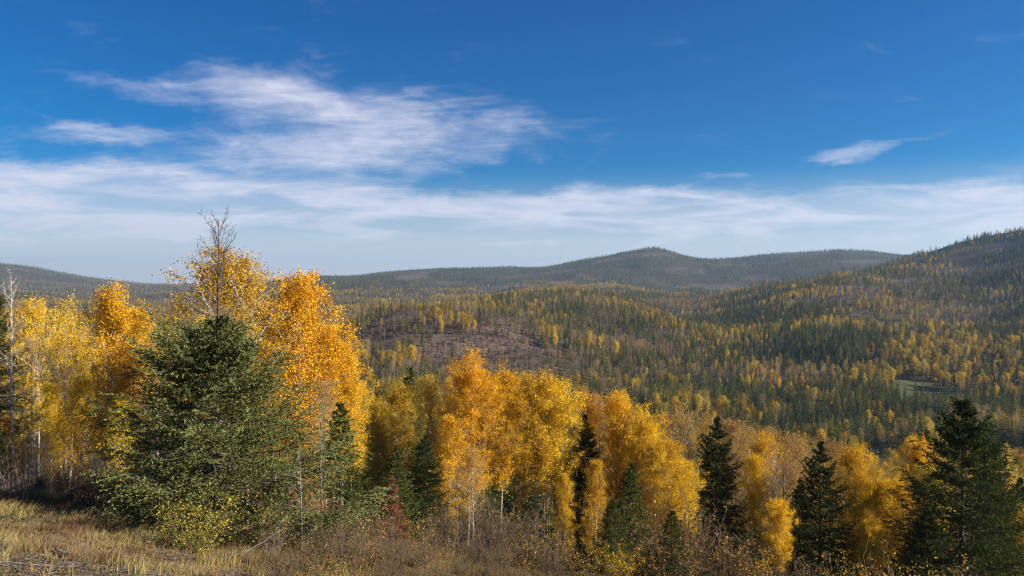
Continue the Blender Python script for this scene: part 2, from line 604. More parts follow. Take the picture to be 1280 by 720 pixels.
def conifer(seed, H=8., R=2.3, levels=26, per=6, tuft=.085, tw=.03, gap=.0, droop=.25, power=.8, branchlets=13, nd=9, bark=None, leafm=None, bare_low=.03, rough=.22, up=.10, jit=.6, lit_tips=.30, lo=.3):
    g = np.random.default_rng(seed)
    tb, cb = MB(), MB()
    n = 10
    zs = np.linspace(-.3, H * .985, n)
    off = np.cumsum(g.normal(size=(n, 2)) * .02, 0)
    tp = np.stack([off[:, 0], off[:, 1], zs], -1)
    tube(tb, tp, H * .014 * (1 - np.linspace(0, 1, n)) + .012, 7, .5)
    P, D, LN, TT = [], [], [], []
    for li in range(levels):
        t0 = bare_low + (1 - bare_low) * (li + .5) / levels
        for k in range(per if t0 < .9 else 4):
            if g.random() < gap:
                continue
            t = min(t0 + g.uniform(-jit, jit) / levels, .985)
            z = t * H
            L = R * max(1 - t, .0) ** power * g.uniform(1 - rough, 1 + rough * .8) + .10
            if t < .12:
                L *= .55 + t * 3.7
            a = (k + (li % 2) * .5) / per * 6.283 + g.normal() * .22
            el = math.radians(-14 + 48 * t ** 1.3 + g.normal() * 7)
            d = np.array([math.cos(a) * math.cos(el), math.sin(a) * math.cos(el), math.sin(el)])
            base = np.array([np.interp(z, zs, tp[:, 0]), np.interp(z, zs, tp[:, 1]), z])
            m = 6
            s = np.linspace(0, 1, m)
            bp = base + d * (s * L)[:, None]
            bp[:, 2] += (-droop * np.sin(s * np.pi) * .35 + up * s ** 2.2) * L
            bp[1:] += g.normal(size=(m - 1, 3)) * .02 * L
            tube(tb, bp, np.linspace(.010 + .006 * L, .005, m), 3, .4)
            side = unit(np.cross(d, [0, 0, 1.]))
            fwd = unit(bp[-1] - bp[0])
            btint = g.uniform(lo, lo + .3)
            nb = max(4, int(branchlets * (.35 + .65 * L / R)))
            for q in range(nb):
                f = .16 + .84 * (q + g.uniform(0, .9)) / nb
                o = np.array([np.interp(f, s, bp[:, c]) for c in range(3)])
                sg = 1 if q % 2 else -1
                bl = L * (.16 + .30 * (1 - f)) * g.uniform(.7, 1.25) + .06
                bd = unit(fwd * .75 + side * sg * g.uniform(.45, .95) + np.array([0, 0, g.normal() * .15 - .10]))
                kk = max(3, int(nd * (.5 + .8 * bl / (L * .4 + .1))))
                ss = (np.arange(kk) + g.uniform(0, 1, kk)) / kk
                pp = o + bd * (ss * bl)[:, None]
                pp[:, 2] -= .10 * bl * ss ** 2
                dd = unit(bd * .8 + g.normal(size=(kk, 3)) * .5)
                P.append(pp)
                D.append(dd)
                LN.append(tuft * g.uniform(.7, 1.3, kk))
                TT.append(np.clip(btint + lit_tips * ss * f + g.normal(size=kk) * .12, 0, 1))  # sunlit bough tips painted in: tint lightens outwards from a darker base
    # leader
    kk = 40
    zz = g.uniform(.93, 1.0, kk) * H
    P.append(np.stack([np.full(kk, tp[-1, 0]), np.full(kk, tp[-1, 1]), zz], -1))
    D.append(unit(g.normal(size=(kk, 3)) * .6 + np.array([0, 0, .9])))
    LN.append(np.full(kk, tuft * 1.1))
    TT.append(np.full(kk, .6))
    P = np.concatenate(P)
    D = np.concatenate(D)
    LN = np.concatenate(LN)
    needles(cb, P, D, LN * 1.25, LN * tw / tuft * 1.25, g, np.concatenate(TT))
    nm = f'conifer_{seed}'
    return {'H': H, 'trunk': tb.mesh(nm + '_trunk', [bark or M_DARK], True), 'crown': cb.mesh(nm + '_crown', [leafm or M_NEEDLE]), 'crown_name': 'crown'}


def shrub(seed, H=2., W=1.6, stems=26, bark=None, leaves=0, ls=.07, twigs=7, spread=.55, rr=.010):
    """many-stemmed bush, bare or leafy"""
    g = np.random.default_rng(seed)
    tb, cb = MB(), MB()
    cl = []
    for i in range(stems):
        a = g.uniform(0, 6.28)
        r = W * .5 * math.sqrt(g.random())
        p = np.array([math.cos(a) * r * .45, math.sin(a) * r * .45, -.1])
        d = unit(np.array([math.cos(a) * spread * g.uniform(.1, 1), math.sin(a) * spread * g.uniform(.1, 1), 1.]))
        L = H * g.uniform(.55, 1.05)
        lp = bent(g, p, d, L, 6, .10, .02)
        tt = g.uniform(.2, .8)
        tube(tb, lp, np.linspace(rr * 1.2, rr * .35, 6), 3, tt)
        for k in range(1, 6):
            for _ in range(max(1, twigs // 4)):
                td = unit((lp[k] - lp[k - 1]) / L * 5 + g.normal(size=3) * .6)
                tw = bent(g, lp[k], td, L * g.uniform(.12, .34), 4, .2, .04)
                tube(tb, tw, np.linspace(rr * .55, rr * .25, 4), 3, tt)
                cl.append(tw[1:])
                if g.random() < .6:
                    t2 = bent(g, tw[2], unit(td + g.normal(size=3) * .7), L * .12, 3, .2, .04)
                    tube(tb, t2, rr * .3, 3, tt)
                    cl.append(t2[1:])
    out = {'H': H, 'trunk': tb.mesh(f'shrub_{seed}_stems', [bark or M_TWIG], True), 'crown': None, 'crown_name': 'foliage'}
    if leaves:
        cl = np.concatenate(cl)
        pick = g.choice(len(cl), leaves)
        c = cl[pick] + g.normal(size=(leaves, 3)) * .07
        c[:, 2] = np.maximum(c[:, 2], .03)
        diamonds(cb, c, ls * g.uniform(.6, 1.3, leaves), g, np.clip(g.normal(size=leaves) * .25 + .5, 0, 1), 0, .7)
        out['crown'] = cb.mesh(f'shrub_{seed}_foliage', [M_LEAF])
    return out


def bare_tree(seed, H=10., bark=None, limbs=40, R=1.6, cb=.2, el0=35, lift=.14, twigs=3, r0=.009, lim=.0024):
    g = np.random.default_rng(seed)
    tb = MB()
    n = 12
    zs = np.linspace(-.3, H, n)
    off = np.cumsum(g.normal(size=(n, 2)) * .035, 0) * H / 10
    tp = np.stack([off[:, 0], off[:, 1], zs], -1)
    tube(tb, tp, H * r0 * (1 - np.linspace(0, 1, n)) ** .9 + .008, 7, .5)
    for i in range(limbs):
        t = cb + (.985 - cb) * (i + g.uniform(0, 1)) / limbs
        z = t * H
        base = np.array([np.interp(z, zs, tp[:, 0]), np.interp(z, zs, tp[:, 1]), z])
        u = (t - cb) / (1 - cb)
        L = R * (.30 + .9 * (1 - u) ** .8) * g.uniform(.45, 1.25)
        a = i * 2.39996 + g.normal() * .6
        el = math.radians(el0 + g.normal() * 12 + 20 * u)
        d = np.array([math.cos(a) * math.cos(el), math.sin(a) * math.cos(el), math.sin(el)])
        lp = bent(g, base, d, L, 6, .10, lift)
        tube(tb, lp, np.linspace(lim * H * (1 - .6 * u) + .004, .005, 6), 4, .45)
        for k in range(1, 6):
            for _ in range(twigs):
                td = unit((lp[k] - lp[k - 1]) / L * 5 + g.normal(size=3) * .6)
                tw = bent(g, lp[k], td, L * g.uniform(.12, .35), 3, .2, lift)
                tube(tb, tw, np.array([.008, .006, .004]), 3, .4)
    return {'H': H, 'trunk': tb.mesh(f'bare_{seed}_trunk', [bark or M_GREY], True), 'crown': None, 'crown_name': 'crown'}


# one-mesh trees for the valley and the far hills
def far_conifer(col, seed, H=18., R=2.5, levels=16, per=6, power=.85):
    g = np.random.default_rng(seed)
    mb = MB()
    tube(mb, np.array([[0, 0, -1.], [0, 0, H * .5], [0, 0, H * .97]]), np.array([.2, .12, .02]), 5, .4, 1)
    P, D, LN, TT = [], [], [], []
    for li in range(levels):
        t0 = .10 + .88 * (li + .5) / levels
        for k in range(per):
            t = min(t0 + g.uniform(-.6, .6) / levels, .98)
            L = R * (1 - t) ** power * g.uniform(.65, 1.2) + .25
            a = k / per * 6.283 + g.uniform(0, 6.28)
            el = math.radians(-22 + 45 * t + g.normal() * 8)
            d = np.array([math.cos(a) * math.cos(el), math.sin(a) * math.cos(el), math.sin(el)])
            s = np.array([.10, .25, .4, .52, .66, .8, .92])
            kk = len(s)
            side = unit(np.cross(d, [0, 0, 1.]))
            P.append(np.array([0, 0, t * H]) + d * (s * L)[:, None])
            D.append(unit(d * .8 + side * (np.array([1, -1, 1, -1, 1, -1, 0])[:, None]) * .8 + g.normal(size=(kk, 3)) * .3))
            LN.append((.32 * L + .28) * g.uniform(.7, 1.2, kk))
            TT.append(np.clip(g.uniform(.3, .6) + .3 * s + g.normal(size=kk) * .1, 0, 1))
    LN = np.concatenate(LN)
    needles(mb, np.concatenate(P), np.concatenate(D), LN, LN * .55, g, np.concatenate(TT), 0)
    needles(mb, np.array([[0, 0, H * .95]] * 6), unit(g.normal(size=(6, 3)) * .3 + np.array([0, 0, 1.])), .9, .25, g, np.full(6, .5), 0)
    return mb.mesh(f'far_conifer_{seed}', [foliage_mat('forest_needle', .12, .03, .8, .7, base=col), M_DARK])


def far_aspen(col, seed, H=15., R=2.6, n=1500, ls=.42, cb=.35, limbs=18, clump=.55, bark=None):
    g = np.random.default_rng(seed)
    mb = MB()
    tp = np.array([[0, 0, -1.], [g.normal() * .1, g.normal() * .1, H * .4], [g.normal() * .25, g.normal() * .25, H * .97]])
    tube(mb, tp, np.array([.17, .12, .03]), 5, .7, 1)
    cl = []
    for i in range(limbs):
        t = cb + (1 - cb) * (i + g.uniform(0, 1)) / limbs
        u = (t - cb) / (1 - cb)
        prof = (u / .4) ** .6 if u < .4 else max(0, (1 - u) / .6) ** .6
        L = R * (.3 + .75 * prof) * g.uniform(.6, 1.2)
        a = i * 2.4 + g.normal() * .4
        el = math.radians(g.uniform(25, 60))
        d = np.array([math.cos(a) * math.cos(el), math.sin(a) * math.cos(el), math.sin(el)])
        b = np.array([0, 0, t * H])
        lp = bent(g, b, d, L, 4, .15, .1)
        tube(mb, lp, np.linspace(.05, .015, 4), 3, .6, 1)
        for k in (1, 2, 3):
            cl.append(lp[k])
            cl.append(lp[k] + g.normal(size=3) * .4 * L * .5)
    cl = np.array(cl)
    if n:
        pick = g.choice(len(cl), n)
        c = cl[pick] + g.normal(size=(n, 3)) * clump
        ct = g.uniform(.25, .75, len(cl))
        diamonds(mb, c, ls * g.uniform(.6, 1.3, n), g, np.clip(ct[pick] + g.normal(size=n) * .15, 0, 1), 0, .75)
    return mb.mesh(f'far_aspen_{seed}', [foliage_mat('forest_leaf', .35, .045, .7, .8, base=col), bark or M_ASPEN])


# ------------------------------------------------------------------ ground
def region(px, r, px0, px1, r0, r1, soft=.15):
    """soft box in (column, distance)"""
    w = (px1 - px0) * soft
    lw = math.log(r1 / r0) * soft
    lr = np.log(np.maximum(r, 1))
    return (sstep(px, px0 - w, px0 + w) * (1 - sstep(px, px1 - w, px1 + w)) *
            sstep(lr, math.log(r0) - lw, math.log(r0) + lw) * (1 - sstep(lr, math.log(r1) - lw, math.log(r1) + lw)))


def clearing(x, y):
    """0 forest .. 1 open brown scrub"""
    r = np.hypot(x, y)
    az = np.arctan2(x, y)
    px = 640 + F * np.tan(np.clip(az, -.9, .9))
    n = fbm(x / 90, y / 90, 4) - .5
    pxw = px + n * 230
    rw = r * (1 + (fbm(x / 120 + 9, y / 120, 4) - .5) * .6)
    m = region(pxw, rw, 435, 690, 540, 930, .25)
    m = np.maximum(m, region(pxw, rw, 630, 745, 1150, 1420) * .9)
    m = np.maximum(m, region(pxw, rw, 1150, 1400, 1620, 1900) * .9)
    m = np.maximum(m, region(pxw, rw, 1010, 1190, 1330, 1560) * .7)
    m = np.maximum(m, region(pxw, rw, 1130, 1260, 1960, 2130) * .7)
    m = np.maximum(m, region(pxw, rw, 700, 800, 950, 1050) * .5)
    m = np.maximum(m, sstep(fbm(x / 260 + 30, y / 260, 4), .56, .66) * sstep(r, 1500, 2200) * .8)
    return m


def meadow(x, y):
    r = np.hypot(x, y)
    px = 640 + F * np.tan(np.clip(np.arctan2(x, y), -.9, .9))
    n = (fbm(x / 30 + 3, y / 30, 3) - .5)
    pxw = px + n * 40
    rw = r * (1 + n * .10)
    m = region(pxw, rw, 1115, 1205, 640, 735, .1)
    m = np.maximum(m, region(pxw, rw, 1075, 1135, 400, 470, .1))
    m = np.maximum(m, region(pxw, rw, 1240, 1330, 400, 490, .1))
    return m


def scrub_patch(x, y):
    """bare, twiggy earth in the near slope"""
    n = fbm(x / 2.6, y / 2.6, 4)
    return sstep(n + .30 * (1 - sstep(np.hypot((x + 10) / 7.0, (y - 16.5) / 5.0), .6, 1.2)), .56, .70)


def build_ground():
    az = np.concatenate([np.linspace(-math.pi, -.72, 40)[:-1], np.linspace(-.72, .72, 420), np.linspace(.72, math.pi, 40)[1:-1]])
    rr = np.concatenate([[.5, 2, 4], np.geomspace(6, 60, 110), np.geomspace(60, 6000, 400)[1:], np.geomspace(6000, 14000, 24)[1:]])
    A, Rr = np.meshgrid(az, rr)
    X = Rr * np.sin(A)
    Y = Rr * np.cos(A)
    Z = ground_h(X, Y)
    na = len(az)
    nr = len(rr)
    i = np.arange(nr - 1)[:, None] * na
    j = np.arange(na)[None]
    k = (j + 1) % na
    q = np.stack([i + j, i + k, i + na + k, i + na + j], -1).reshape(-1, 4)[:, ::-1]
    mb = MB()
    mb.add(np.stack([X, Y, Z], -1), q)
    m, nt, N, L, out = new_mat('hillside_ground')
    at = N.new('ShaderNodeAttribute')
    at.attribute_name = 'cover'
    tc = N.new('ShaderNodeTexCoord')
    vals = []
    for sc_, w in ((.045, .8), (.35, .8), (3.0, .9), (24.0, .7)):
        no = N.new('ShaderNodeTexNoise')
        no.inputs['Scale'].default_value = sc_
        no.inputs['Detail'].default_value = 5
        L.new(tc.outputs['Object'], no.inputs['Vector'])
        vals.append(mnode(nt, 'MULTIPLY', mnode(nt, 'SUBTRACT', no.outputs['Fac'], .5), w))
    s = vals[0]
    for v in vals[1:]:
        s = mnode(nt, 'ADD', s, v)
    hs = N.new('ShaderNodeHueSaturation')
    L.new(at.outputs['Color'], hs.inputs['Color'])
    L.new(mnode(nt, 'ADD', mnode(nt, 'MULTIPLY', s, 1.4), 1.0), hs.inputs['Value'])
    L.new(mnode(nt, 'ADD', mnode(nt, 'MULTIPLY', vals[1], .06), .5), hs.inputs['Hue'])
    bs = N.new('ShaderNodeBsdfPrincipled')
    bs.inputs['Roughness'].default_value = .95
    bs.inputs['Specular IOR Level'].default_value = .1
    L.new(hs.outputs[0], bs.inputs['Base Color'])
    bu = N.new('ShaderNodeBump')
    bu.inputs['Strength'].default_value = .6
    bu.inputs['Distance'].default_value = .12
    L.new(mnode(nt, 'ADD', vals[2], vals[3]), bu.inputs['Height'])
    L.new(bu.outputs[0], bs.inputs['Normal'])
    L.new(bs.outputs[0], out.inputs['Surface'])
    me = mb.mesh('ground', [m], True)
    x = X.ravel()
    y = Y.ravel()
    r = Rr.ravel()
    col = np.empty((len(x), 4))
    floor_ = np.array([.060, .050, .030])
    scrub = np.array([.125, .090, .068])
    field = np.array([.075, .088, .030])
    straw = np.array([.22, .165, .09])
    earth = np.array([.105, .078, .058])
    moss = np.array([.085, .090, .028])
    c = np.clip(clearing(x, y), 0, 1)[:, None]
    f = np.clip(meadow(x, y), 0, 1)[:, None]
    base = floor_ * (1 - c) + scrub * c
    base = base * (1 - f) + field * f
    sp = scrub_patch(x, y)[:, None]
    ms = (sstep(fbm(x / 1.1 + 50, y / 1.1, 3), .58, .70) * .8)[:, None]
    near = straw * (1 - sp) + (earth * (1 - ms) + moss * ms) * sp
    brown_shade = sstep(x + (fbm(x / 3, y / 3, 2) - .5) * 4, -8, -2)[:, None]
    near = near * (1 - brown_shade) + np.array([.085, .072, .034]) * brown_shade  # olive-brown earth downhill, darkened also for the tree shade on this strip
    k = (1 - sstep(r, 40, 60))[:, None]
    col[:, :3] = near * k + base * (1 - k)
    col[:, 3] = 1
    a = me.attributes.new('cover', 'FLOAT_COLOR', 'POINT')
    a.data.foreach_set('color', col.astype(np.float32).ravel())
    o = bpy.data.objects.new('ground', me)
    o['kind'] = 'structure'
    o['label'] = 'hillside dropping from dry grass to the wooded valley and far hills'
    o['category'] = 'ground'
    COL.objects.link(o)
    return az, rr, Z


AZ, RR, ZG = build_ground()

# ------------------------------------------------------------------ haze
hz_me = bpy.data.meshes.new('haze')
s_ = 15000.0
zl, zh = float(ZG.min()) - 1.0, CZ + 420.0
hv = [(x, y, z) for z in (zl, zh) for y in (-s_, s_) for x in (-s_, s_)]
hz_me.from_pydata(hv, [], [(0, 2, 3, 1), (4, 5, 7, 6), (0, 1, 5, 4), (2, 6, 7, 3), (0, 4, 6, 2), (1, 3, 7, 5)])
hm, nt, N, L, out = new_mat('haze')
pv = N.new('ShaderNodeVolumePrincipled')
pv.inputs['Color'].default_value = (.45, .70, 1.0, 1)
pv.inputs['Density'].default_value = 0.000058
pv.inputs['Anisotropy'].default_value = .2
L.new(pv.outputs[0], out.inputs['Volume'])
hz_me.materials.append(hm)
hz = bpy.data.objects.new('haze', hz_me)
hz['kind'] = 'stuff'
hz['label'] = 'thin blue autumn haze filling the valley air'
hz['category'] = 'haze'
COL.objects.link(hz)

# ------------------------------------------------------------------ foreground trees: prototypes
GOLD = (.76, .47, .028)
YEL = (.76, .53, .036)
ORANGE = (.80, .40, .022)
BRASS = (.46, .30, .035)
OLIVE = (.27, .25, .045)
TANL = (.42, .25, .085)
RUST = (.23, .095, .048)
SPRUCE = (.145, .158, .052)
FIR = (.085, .100, .026)
DFIR = (.055, .070, .022)

PR = {
    'a0': aspen(11, 13, 4.2, .36, 40000, .110, limbs=60, peak=.40, clump=.30),
    'a1': aspen(12, 13, 3.9, .33, 36000, .110, limbs=56, peak=.45, clump=.30),
    'a2': aspen(13, 13, 4.8, .30, 46000, .110, limbs=70, peak=.40, clump=.30),
    'a3': aspen(14, 12, 3.7, .40, 28000, .110, limbs=46, peak=.5, clump=.30),
    'a4': aspen(15, 12, 3.1, .08, 22000, .105, limbs=52, peak=.3, clump=.26),
    's0': aspen(21, 13, 3.9, .28, 15000, .105, sparse=.25, limbs=56, bark=M_BIRCH),
    's1': aspen(22, 13, 3.5, .38, 7000, .10, sparse=.42, limbs=48),
    's2': aspen(23, 13, 3.6, .36, 9000, .105, sparse=.3, limbs=56, bark=M_TAN),
    'm0': aspen(31, 12, 4.2, .26, 17000, .10, stems=3, limbs=56, bark=M_BIRCH, sparse=.25),
    'm1': aspen(32, 12, 4.2, .14, 36000, .110, stems=2, limbs=60, bark=M_BIRCH),
    'b0': bare_tree(41, 11, M_BIRCH, 30, 2.0, .3, 35, .12),
    'b1': bare_tree(42, 10, M_GREY, 34, 1.6, .12, 12, .03, 2, .008),
    'larch': bare_tree(43, 12.5, M_DARK, 78, 2.3, .25, 12, .17, 3, .0095, .0018),
    'spruce': conifer(51, 8.2, 5.7, 19, 11, .090, .033, branchlets=40, nd=30, power=.74, rough=.40, droop=.25, up=.22, gap=.10, jit=.42, lit_tips=.5, lo=.15),
    'f0': conifer(52, 12, 3.2, 36, 7, .125, .042, power=.85, branchlets=18, nd=15, gap=.10),
    'f1': conifer(53, 14, 4.6, 26, 8, .14, .050, power=.82, branchlets=22, nd=17, gap=.06, droop=.5, rough=.35, jit=.5, lit_tips=.45, lo=.2),
    'f2': conifer(54, 5, 1.7, 22, 7, .08, .026, power=.9, branchlets=14, nd=13, gap=.06),
    'f3': conifer(55, 15, 6.2, 30, 9, .15, .055, power=.74, branchlets=24, nd=19, gap=.10, droop=.35, rough=.40, up=.2, jit=.45, lit_tips=.45, lo=.2),
    'red': conifer(56, 4, 1.6, 18, 6, .09, .032, power=.9, branchlets=12, nd=13, gap=.15, droop=.9, up=-.35),
    'bush0': shrub(61, 2.2, 2.2, 34, M_TWIG, 1800, .07),
    'bush1': shrub(62, 2.0, 2.4, 30, M_TWIG, 700, .07),
    'brush0': shrub(63, 2.2, 2.4, 64, M_TWIG, 0, twigs=12, rr=.012),
    'brush1': shrub(64, 2.6, 2.0, 30, M_TAN, 0, twigs=9),
    'brush2': shrub(65, 2.0, 2.6, 64, M_TWIG, 500, .055, twigs=12, rr=.012),
}


for _p in PR.values():
    _zs = []
    for _m in (_p['trunk'], _p['crown']):
        if _m is not None:
            _c = np.empty(len(_m.vertices) * 3, np.float32)
            _m.vertices.foreach_get('co', _c)
            _zs.append(np.sort(_c[2::3])[-max(1, len(_c) // 3 // 500)])
    _p['H'] = float(max(_zs))


def plant(proto, px, top, d, name, label, cat, color=None, wide=1.0, group=None, rot=None, height=None, trunk_name='trunk', lean=0.0, sink=0.0):
    """one tree or bush: Empty at its foot > trunk, crown. top = photo row of its tip"""
    p = PR[proto]
    x, y = P2W(px, d)
    z = float(ground_h(np.array([x]), np.array([y]))[0]) - sink
    if height is None:
        height = (HZ - top) / F * d + CZ - z
    s = height / p['H']
    e = bpy.data.objects.new(name, None)
    COL.objects.link(e)
    e.empty_display_size = .3
    e.location = (x, y, z)
    e.rotation_euler = (lean, 0, random.uniform(0, 6.28) if rot is None else rot)
    e.scale = (s * wide, s * wide, s)
    e['label'] = label
    e['category'] = cat
    if group:
        e['group'] = group
    t = bpy.data.objects.new(trunk_name, p['trunk'])
    COL.objects.link(t)
    t.parent = e
    if p['crown'] is not None and color is not None:
        c = bpy.data.objects.new(p['crown_name'], p['crown'])
        COL.objects.link(c)
        c.parent = e
        c.color = (*color, 1)
    return e


def mixc(a, b, t):
    return tuple(a[i] * (1 - t) + b[i] * t for i in range(3))


# --- left stand, beside the big spruce
plant('spruce', 268, 398, 29, 'spruce_tree', 'broad dense grey-green spruce at the edge of the dry grass', 'spruce', SPRUCE, 1.0, rot=.4)
plant('larch', 275, 262, 33, 'bare_tree', 'tall dark leafless tree rising above the broad grey-green spruce', 'tree')
plant('s0', 268, 308, 37, 'aspen_tree', 'thin-leaved golden aspen directly behind the tall dark leafless tree', 'aspen', mixc(GOLD, BRASS, .4), 1.15)
plant('s0', 312, 322, 38, 'aspen_tree', 'thin-leaved brassy aspen between the tall leafless tree and the orange aspen', 'aspen', mixc(GOLD, BRASS, .5), 1.0)
plant('a1', 372, 340, 41, 'aspen_tree', 'tall bright orange aspen standing behind the broad spruce', 'aspen', mixc(GOLD, ORANGE, .6), .95)
plant('a0', 398, 395, 43, 'aspen_tree', 'golden aspen beside the tall bright orange aspen', 'aspen', mixc(GOLD, ORANGE, .35), .85)
plant('a1', 428, 438, 44, 'aspen_tree', 'lower golden aspen at the downhill end of the spruce stand', 'aspen', GOLD, .8)
plant('s1', 408, 470, 38, 'aspen_tree', 'half-bare tan aspen in front of the lower golden aspen', 'aspen', TANL, .9)
plant('f2', 425, 505, 36, 'fir_tree', 'slim green young fir below the golden aspens', 'fir', (.07, .09, .02), .8)
plant('b0', 17, 336, 40, 'birch_tree', 'leafless pale birch at the outer edge of the yellow birches', 'birch', wide=.9)
plant('m0', 82, 372, 40, 'birch_tree', 'several-stemmed white birch with thin yellow leaves', 'birch', mixc(GOLD, YEL, .4), .85)
plant('m1', 128, 356, 43, 'birch_tree', 'full orange-gold birch beside the several-stemmed white birch', 'birch', mixc(GOLD, ORANGE, .2), .85)
plant('a4', 165, 385, 44, 'birch_tree', 'slim golden birch between the orange-gold birch and the spruce', 'birch', GOLD, .9)
plant('a4', 62, 480, 37, 'birch_tree', 'young yellow birch in front of the several-stemmed birch', 'birch', mixc(YEL, GOLD, .7), .9)
plant('a4', 150, 500, 36, 'birch_tree', 'small yellow birch tucked against the broad spruce', 'birch', mixc(YEL, OLIVE, .25), .9)
plant('f1', -14, 345, 46, 'fir_tree', 'brownish-green fir behind the leafless pale birch', 'fir', mixc(DFIR, RUST, .15), .8)
plant('f2', -6, 535, 32, 'fir_tree', 'small dark fir beside the tan bare shrub', 'fir', DFIR, 1.1)
plant('bush0', 4, 490, 38, 'shrub', 'orange-leaved bush under the leafless pale birch', 'bush', ORANGE, .8)
plant('b0', 40, 420, 38, 'birch_tree', 'leafless slender birch among the yellow birches', 'birch', wide=.7)
plant('b1', 195, 392, 50, 'bare_tree', 'leafless grey tree behind the gap between birches and spruce', 'tree', wide=1.2)
plant('brush1', 20, 535, 28, 'shrub', 'pale tan leafless shrub at the grass edge', 'shrub', wide=.8, trunk_name='stems')
for i, (px, top, d, w) in enumerate([(62, 572, 32, 1.1), (92, 560, 33.5, 1.1), (122, 566, 32, 1.1), (150, 578, 31, 1.0), (40, 580, 33, 1.), (5, 570, 34, 1.), (80, 590, 30.5, .9), (172, 590, 31, .8)]):
    plant(('brush0', 'brush2')[i % 2], px, top, d, 'shrub', 'reddish-brown leafless shrub in the thicket below the yellow birches', 'shrub', mixc(RUST, BRASS, .3), w,
          group='brown thicket below the birches', trunk_name='stems')
plant('bush0', 243, 607, 24.5, 'shrub', 'yellow-green leafy bush in front of the spruce skirt', 'bush', mixc(OLIVE, YEL, .25), 1.25, trunk_name='stems')
plant('b1', 376, 560, 27, 'dead_sapling', 'grey leafless sapling with level branches beside the spruce', 'sapling', wide=1.4)
plant('bush1', 372, 575, 30, 'shrub', 'sparse red-leaved bush behind the grey leafless sapling', 'bush', (.45, .10, .03), .8, trunk_name='stems')
plant('brush1', 340, 640, 25.5, 'shrub', 'grey-tan leafless bush at the foot of the grey sapling', 'shrub', wide=.8, trunk_name='stems')

plant('s0', 48, 372, 47, 'birch_tree', 'golden birch behind the leafless slender birch', 'birch', mixc(GOLD, ORANGE, .1), .8)
plant('a4', 100, 470, 38, 'birch_tree', 'low golden birch at the feet of the orange-gold birch', 'birch', GOLD, .9)
plant('a2', 345, 405, 46, 'aspen_tree', 'golden aspen half hidden by the broad spruce', 'aspen', mixc(GOLD, ORANGE, .3), .7)
plant('a0', 440, 470, 48, 'aspen_tree', 'downhill golden aspen leaning out of the spruce stand', 'aspen', mixc(GOLD, YEL, .2), .75)
plant('a4', 395, 520, 40, 'aspen_tree', 'slim golden aspen below the tall bright orange aspen', 'aspen', mixc(GOLD, ORANGE, .2), .9)
plant('b1', 400, 515, 32, 'bare_tree', 'grey twiggy leafless tree on the downhill side of the broad spruce', 'tree', wide=1.5)
plant('bush1', 330, 600, 27, 'shrub', 'brown-leaved bush under the downhill skirt of the spruce', 'bush', mixc(BRASS, RUST, .4), 1.1, trunk_name='stems')
plant('s0', 652, 505, 60, 'aspen_tree', 'golden aspen filling the gap beside the tall bare-stemmed aspens', 'aspen', mixc(GOLD, ORANGE, .2), .75)
plant('a1', 855, 575, 56, 'aspen_tree', 'last yellow aspen at the foot of the sloping row', 'aspen', mixc(GOLD, YEL, .4), .8)
plant('a2', 1090, 640, 55, 'aspen_tree', 'low golden aspen in front of the golden pair', 'aspen', mixc(GOLD, BRASS, .2), .7)
plant('f2', 840, 640, 47, 'fir_tree', 'small green fir among the red-brown shrubs', 'fir', FIR, 1.0)

# --- centre stand
plant('a2', 492, 472, 58, 'aspen_tree', 'yellow aspen between the two golden stands, shade mixed into its leaf colour', 'aspen', mixc(GOLD, OLIVE, .45), .9)  # gold dulled with olive: the shade on this tree is in its colour
plant('a1', 470, 500, 56, 'aspen_tree', 'golden aspen tinted olive for shade, next to the lower golden aspen', 'aspen', mixc(GOLD, OLIVE, .5), .8)  # olive mix darkens the leaves in place of cast shade
plant('f2', 512, 460, 64, 'fir_tree', 'slim green fir tip rising behind the shaded aspens', 'fir', FIR, .5)
plant('s0', 540, 468, 54, 'aspen_tree', 'thin-leaved golden aspen tinted olive for shade, beside the big orange-gold aspen', 'aspen', mixc(GOLD, OLIVE, .35), .9)  # olive mix paints the shadowed side of the big aspen
plant('a2', 585, 438, 52, 'aspen_tree', 'biggest orange-gold aspen of the middle stand', 'aspen', mixc(GOLD, ORANGE, .6), .80)
plant('a0', 625, 456, 54, 'aspen_tree', 'rounded golden aspen beside the biggest orange-gold aspen', 'aspen', mixc(GOLD, ORANGE, .12), .74)
plant('s0', 590, 560, 47, 'aspen_tree', 'half-bare tan aspen in front of the big orange-gold aspen', 'aspen', mixc(TANL, GOLD, .3), 1.1)
plant('a4', 560, 520, 50, 'aspen_tree', 'small rusty-gold aspen below the big orange-gold aspen', 'aspen', mixc(ORANGE, BRASS, .4), 1.)
plant('a3', 672, 464, 55, 'aspen_tree', 'golden aspen on tall bare white stems', 'aspen', mixc(GOLD, YEL, .4), .92)
plant('a3', 697, 474, 56, 'aspen_tree', 'round-headed yellow aspen on tall bare stems', 'aspen', mixc(GOLD, YEL, .5), .92)
plant('s1', 728, 480, 60, 'aspen_tree', 'half-bare aspen with pale stems between two golden crowns', 'aspen', mixc(GOLD, TANL, .5), .9)
plant('b0', 752, 486, 58, 'aspen_tree', 'leafless white-stemmed aspen among the golden crowns', 'aspen', wide=.9)
plant('s0', 745, 492, 60, 'aspen_tree', 'thin orange-leaved aspen with white stem', 'aspen', mixc(ORANGE, TANL, .3), .9)
plant('a1', 770, 490, 57, 'aspen_tree', 'orange-gold aspen at the crest of the sloping golden row', 'aspen', mixc(GOLD, ORANGE, .35), .8)
plant('a2', 800, 506, 56, 'aspen_tree', 'dense golden aspen in the middle of the sloping row', 'aspen', mixc(GOLD, YEL, .2), .75)
plant('a0', 830, 545, 54, 'aspen_tree', 'dense yellow aspen at the lower end of the sloping row', 'aspen', mixc(GOLD, YEL, .45), .95)
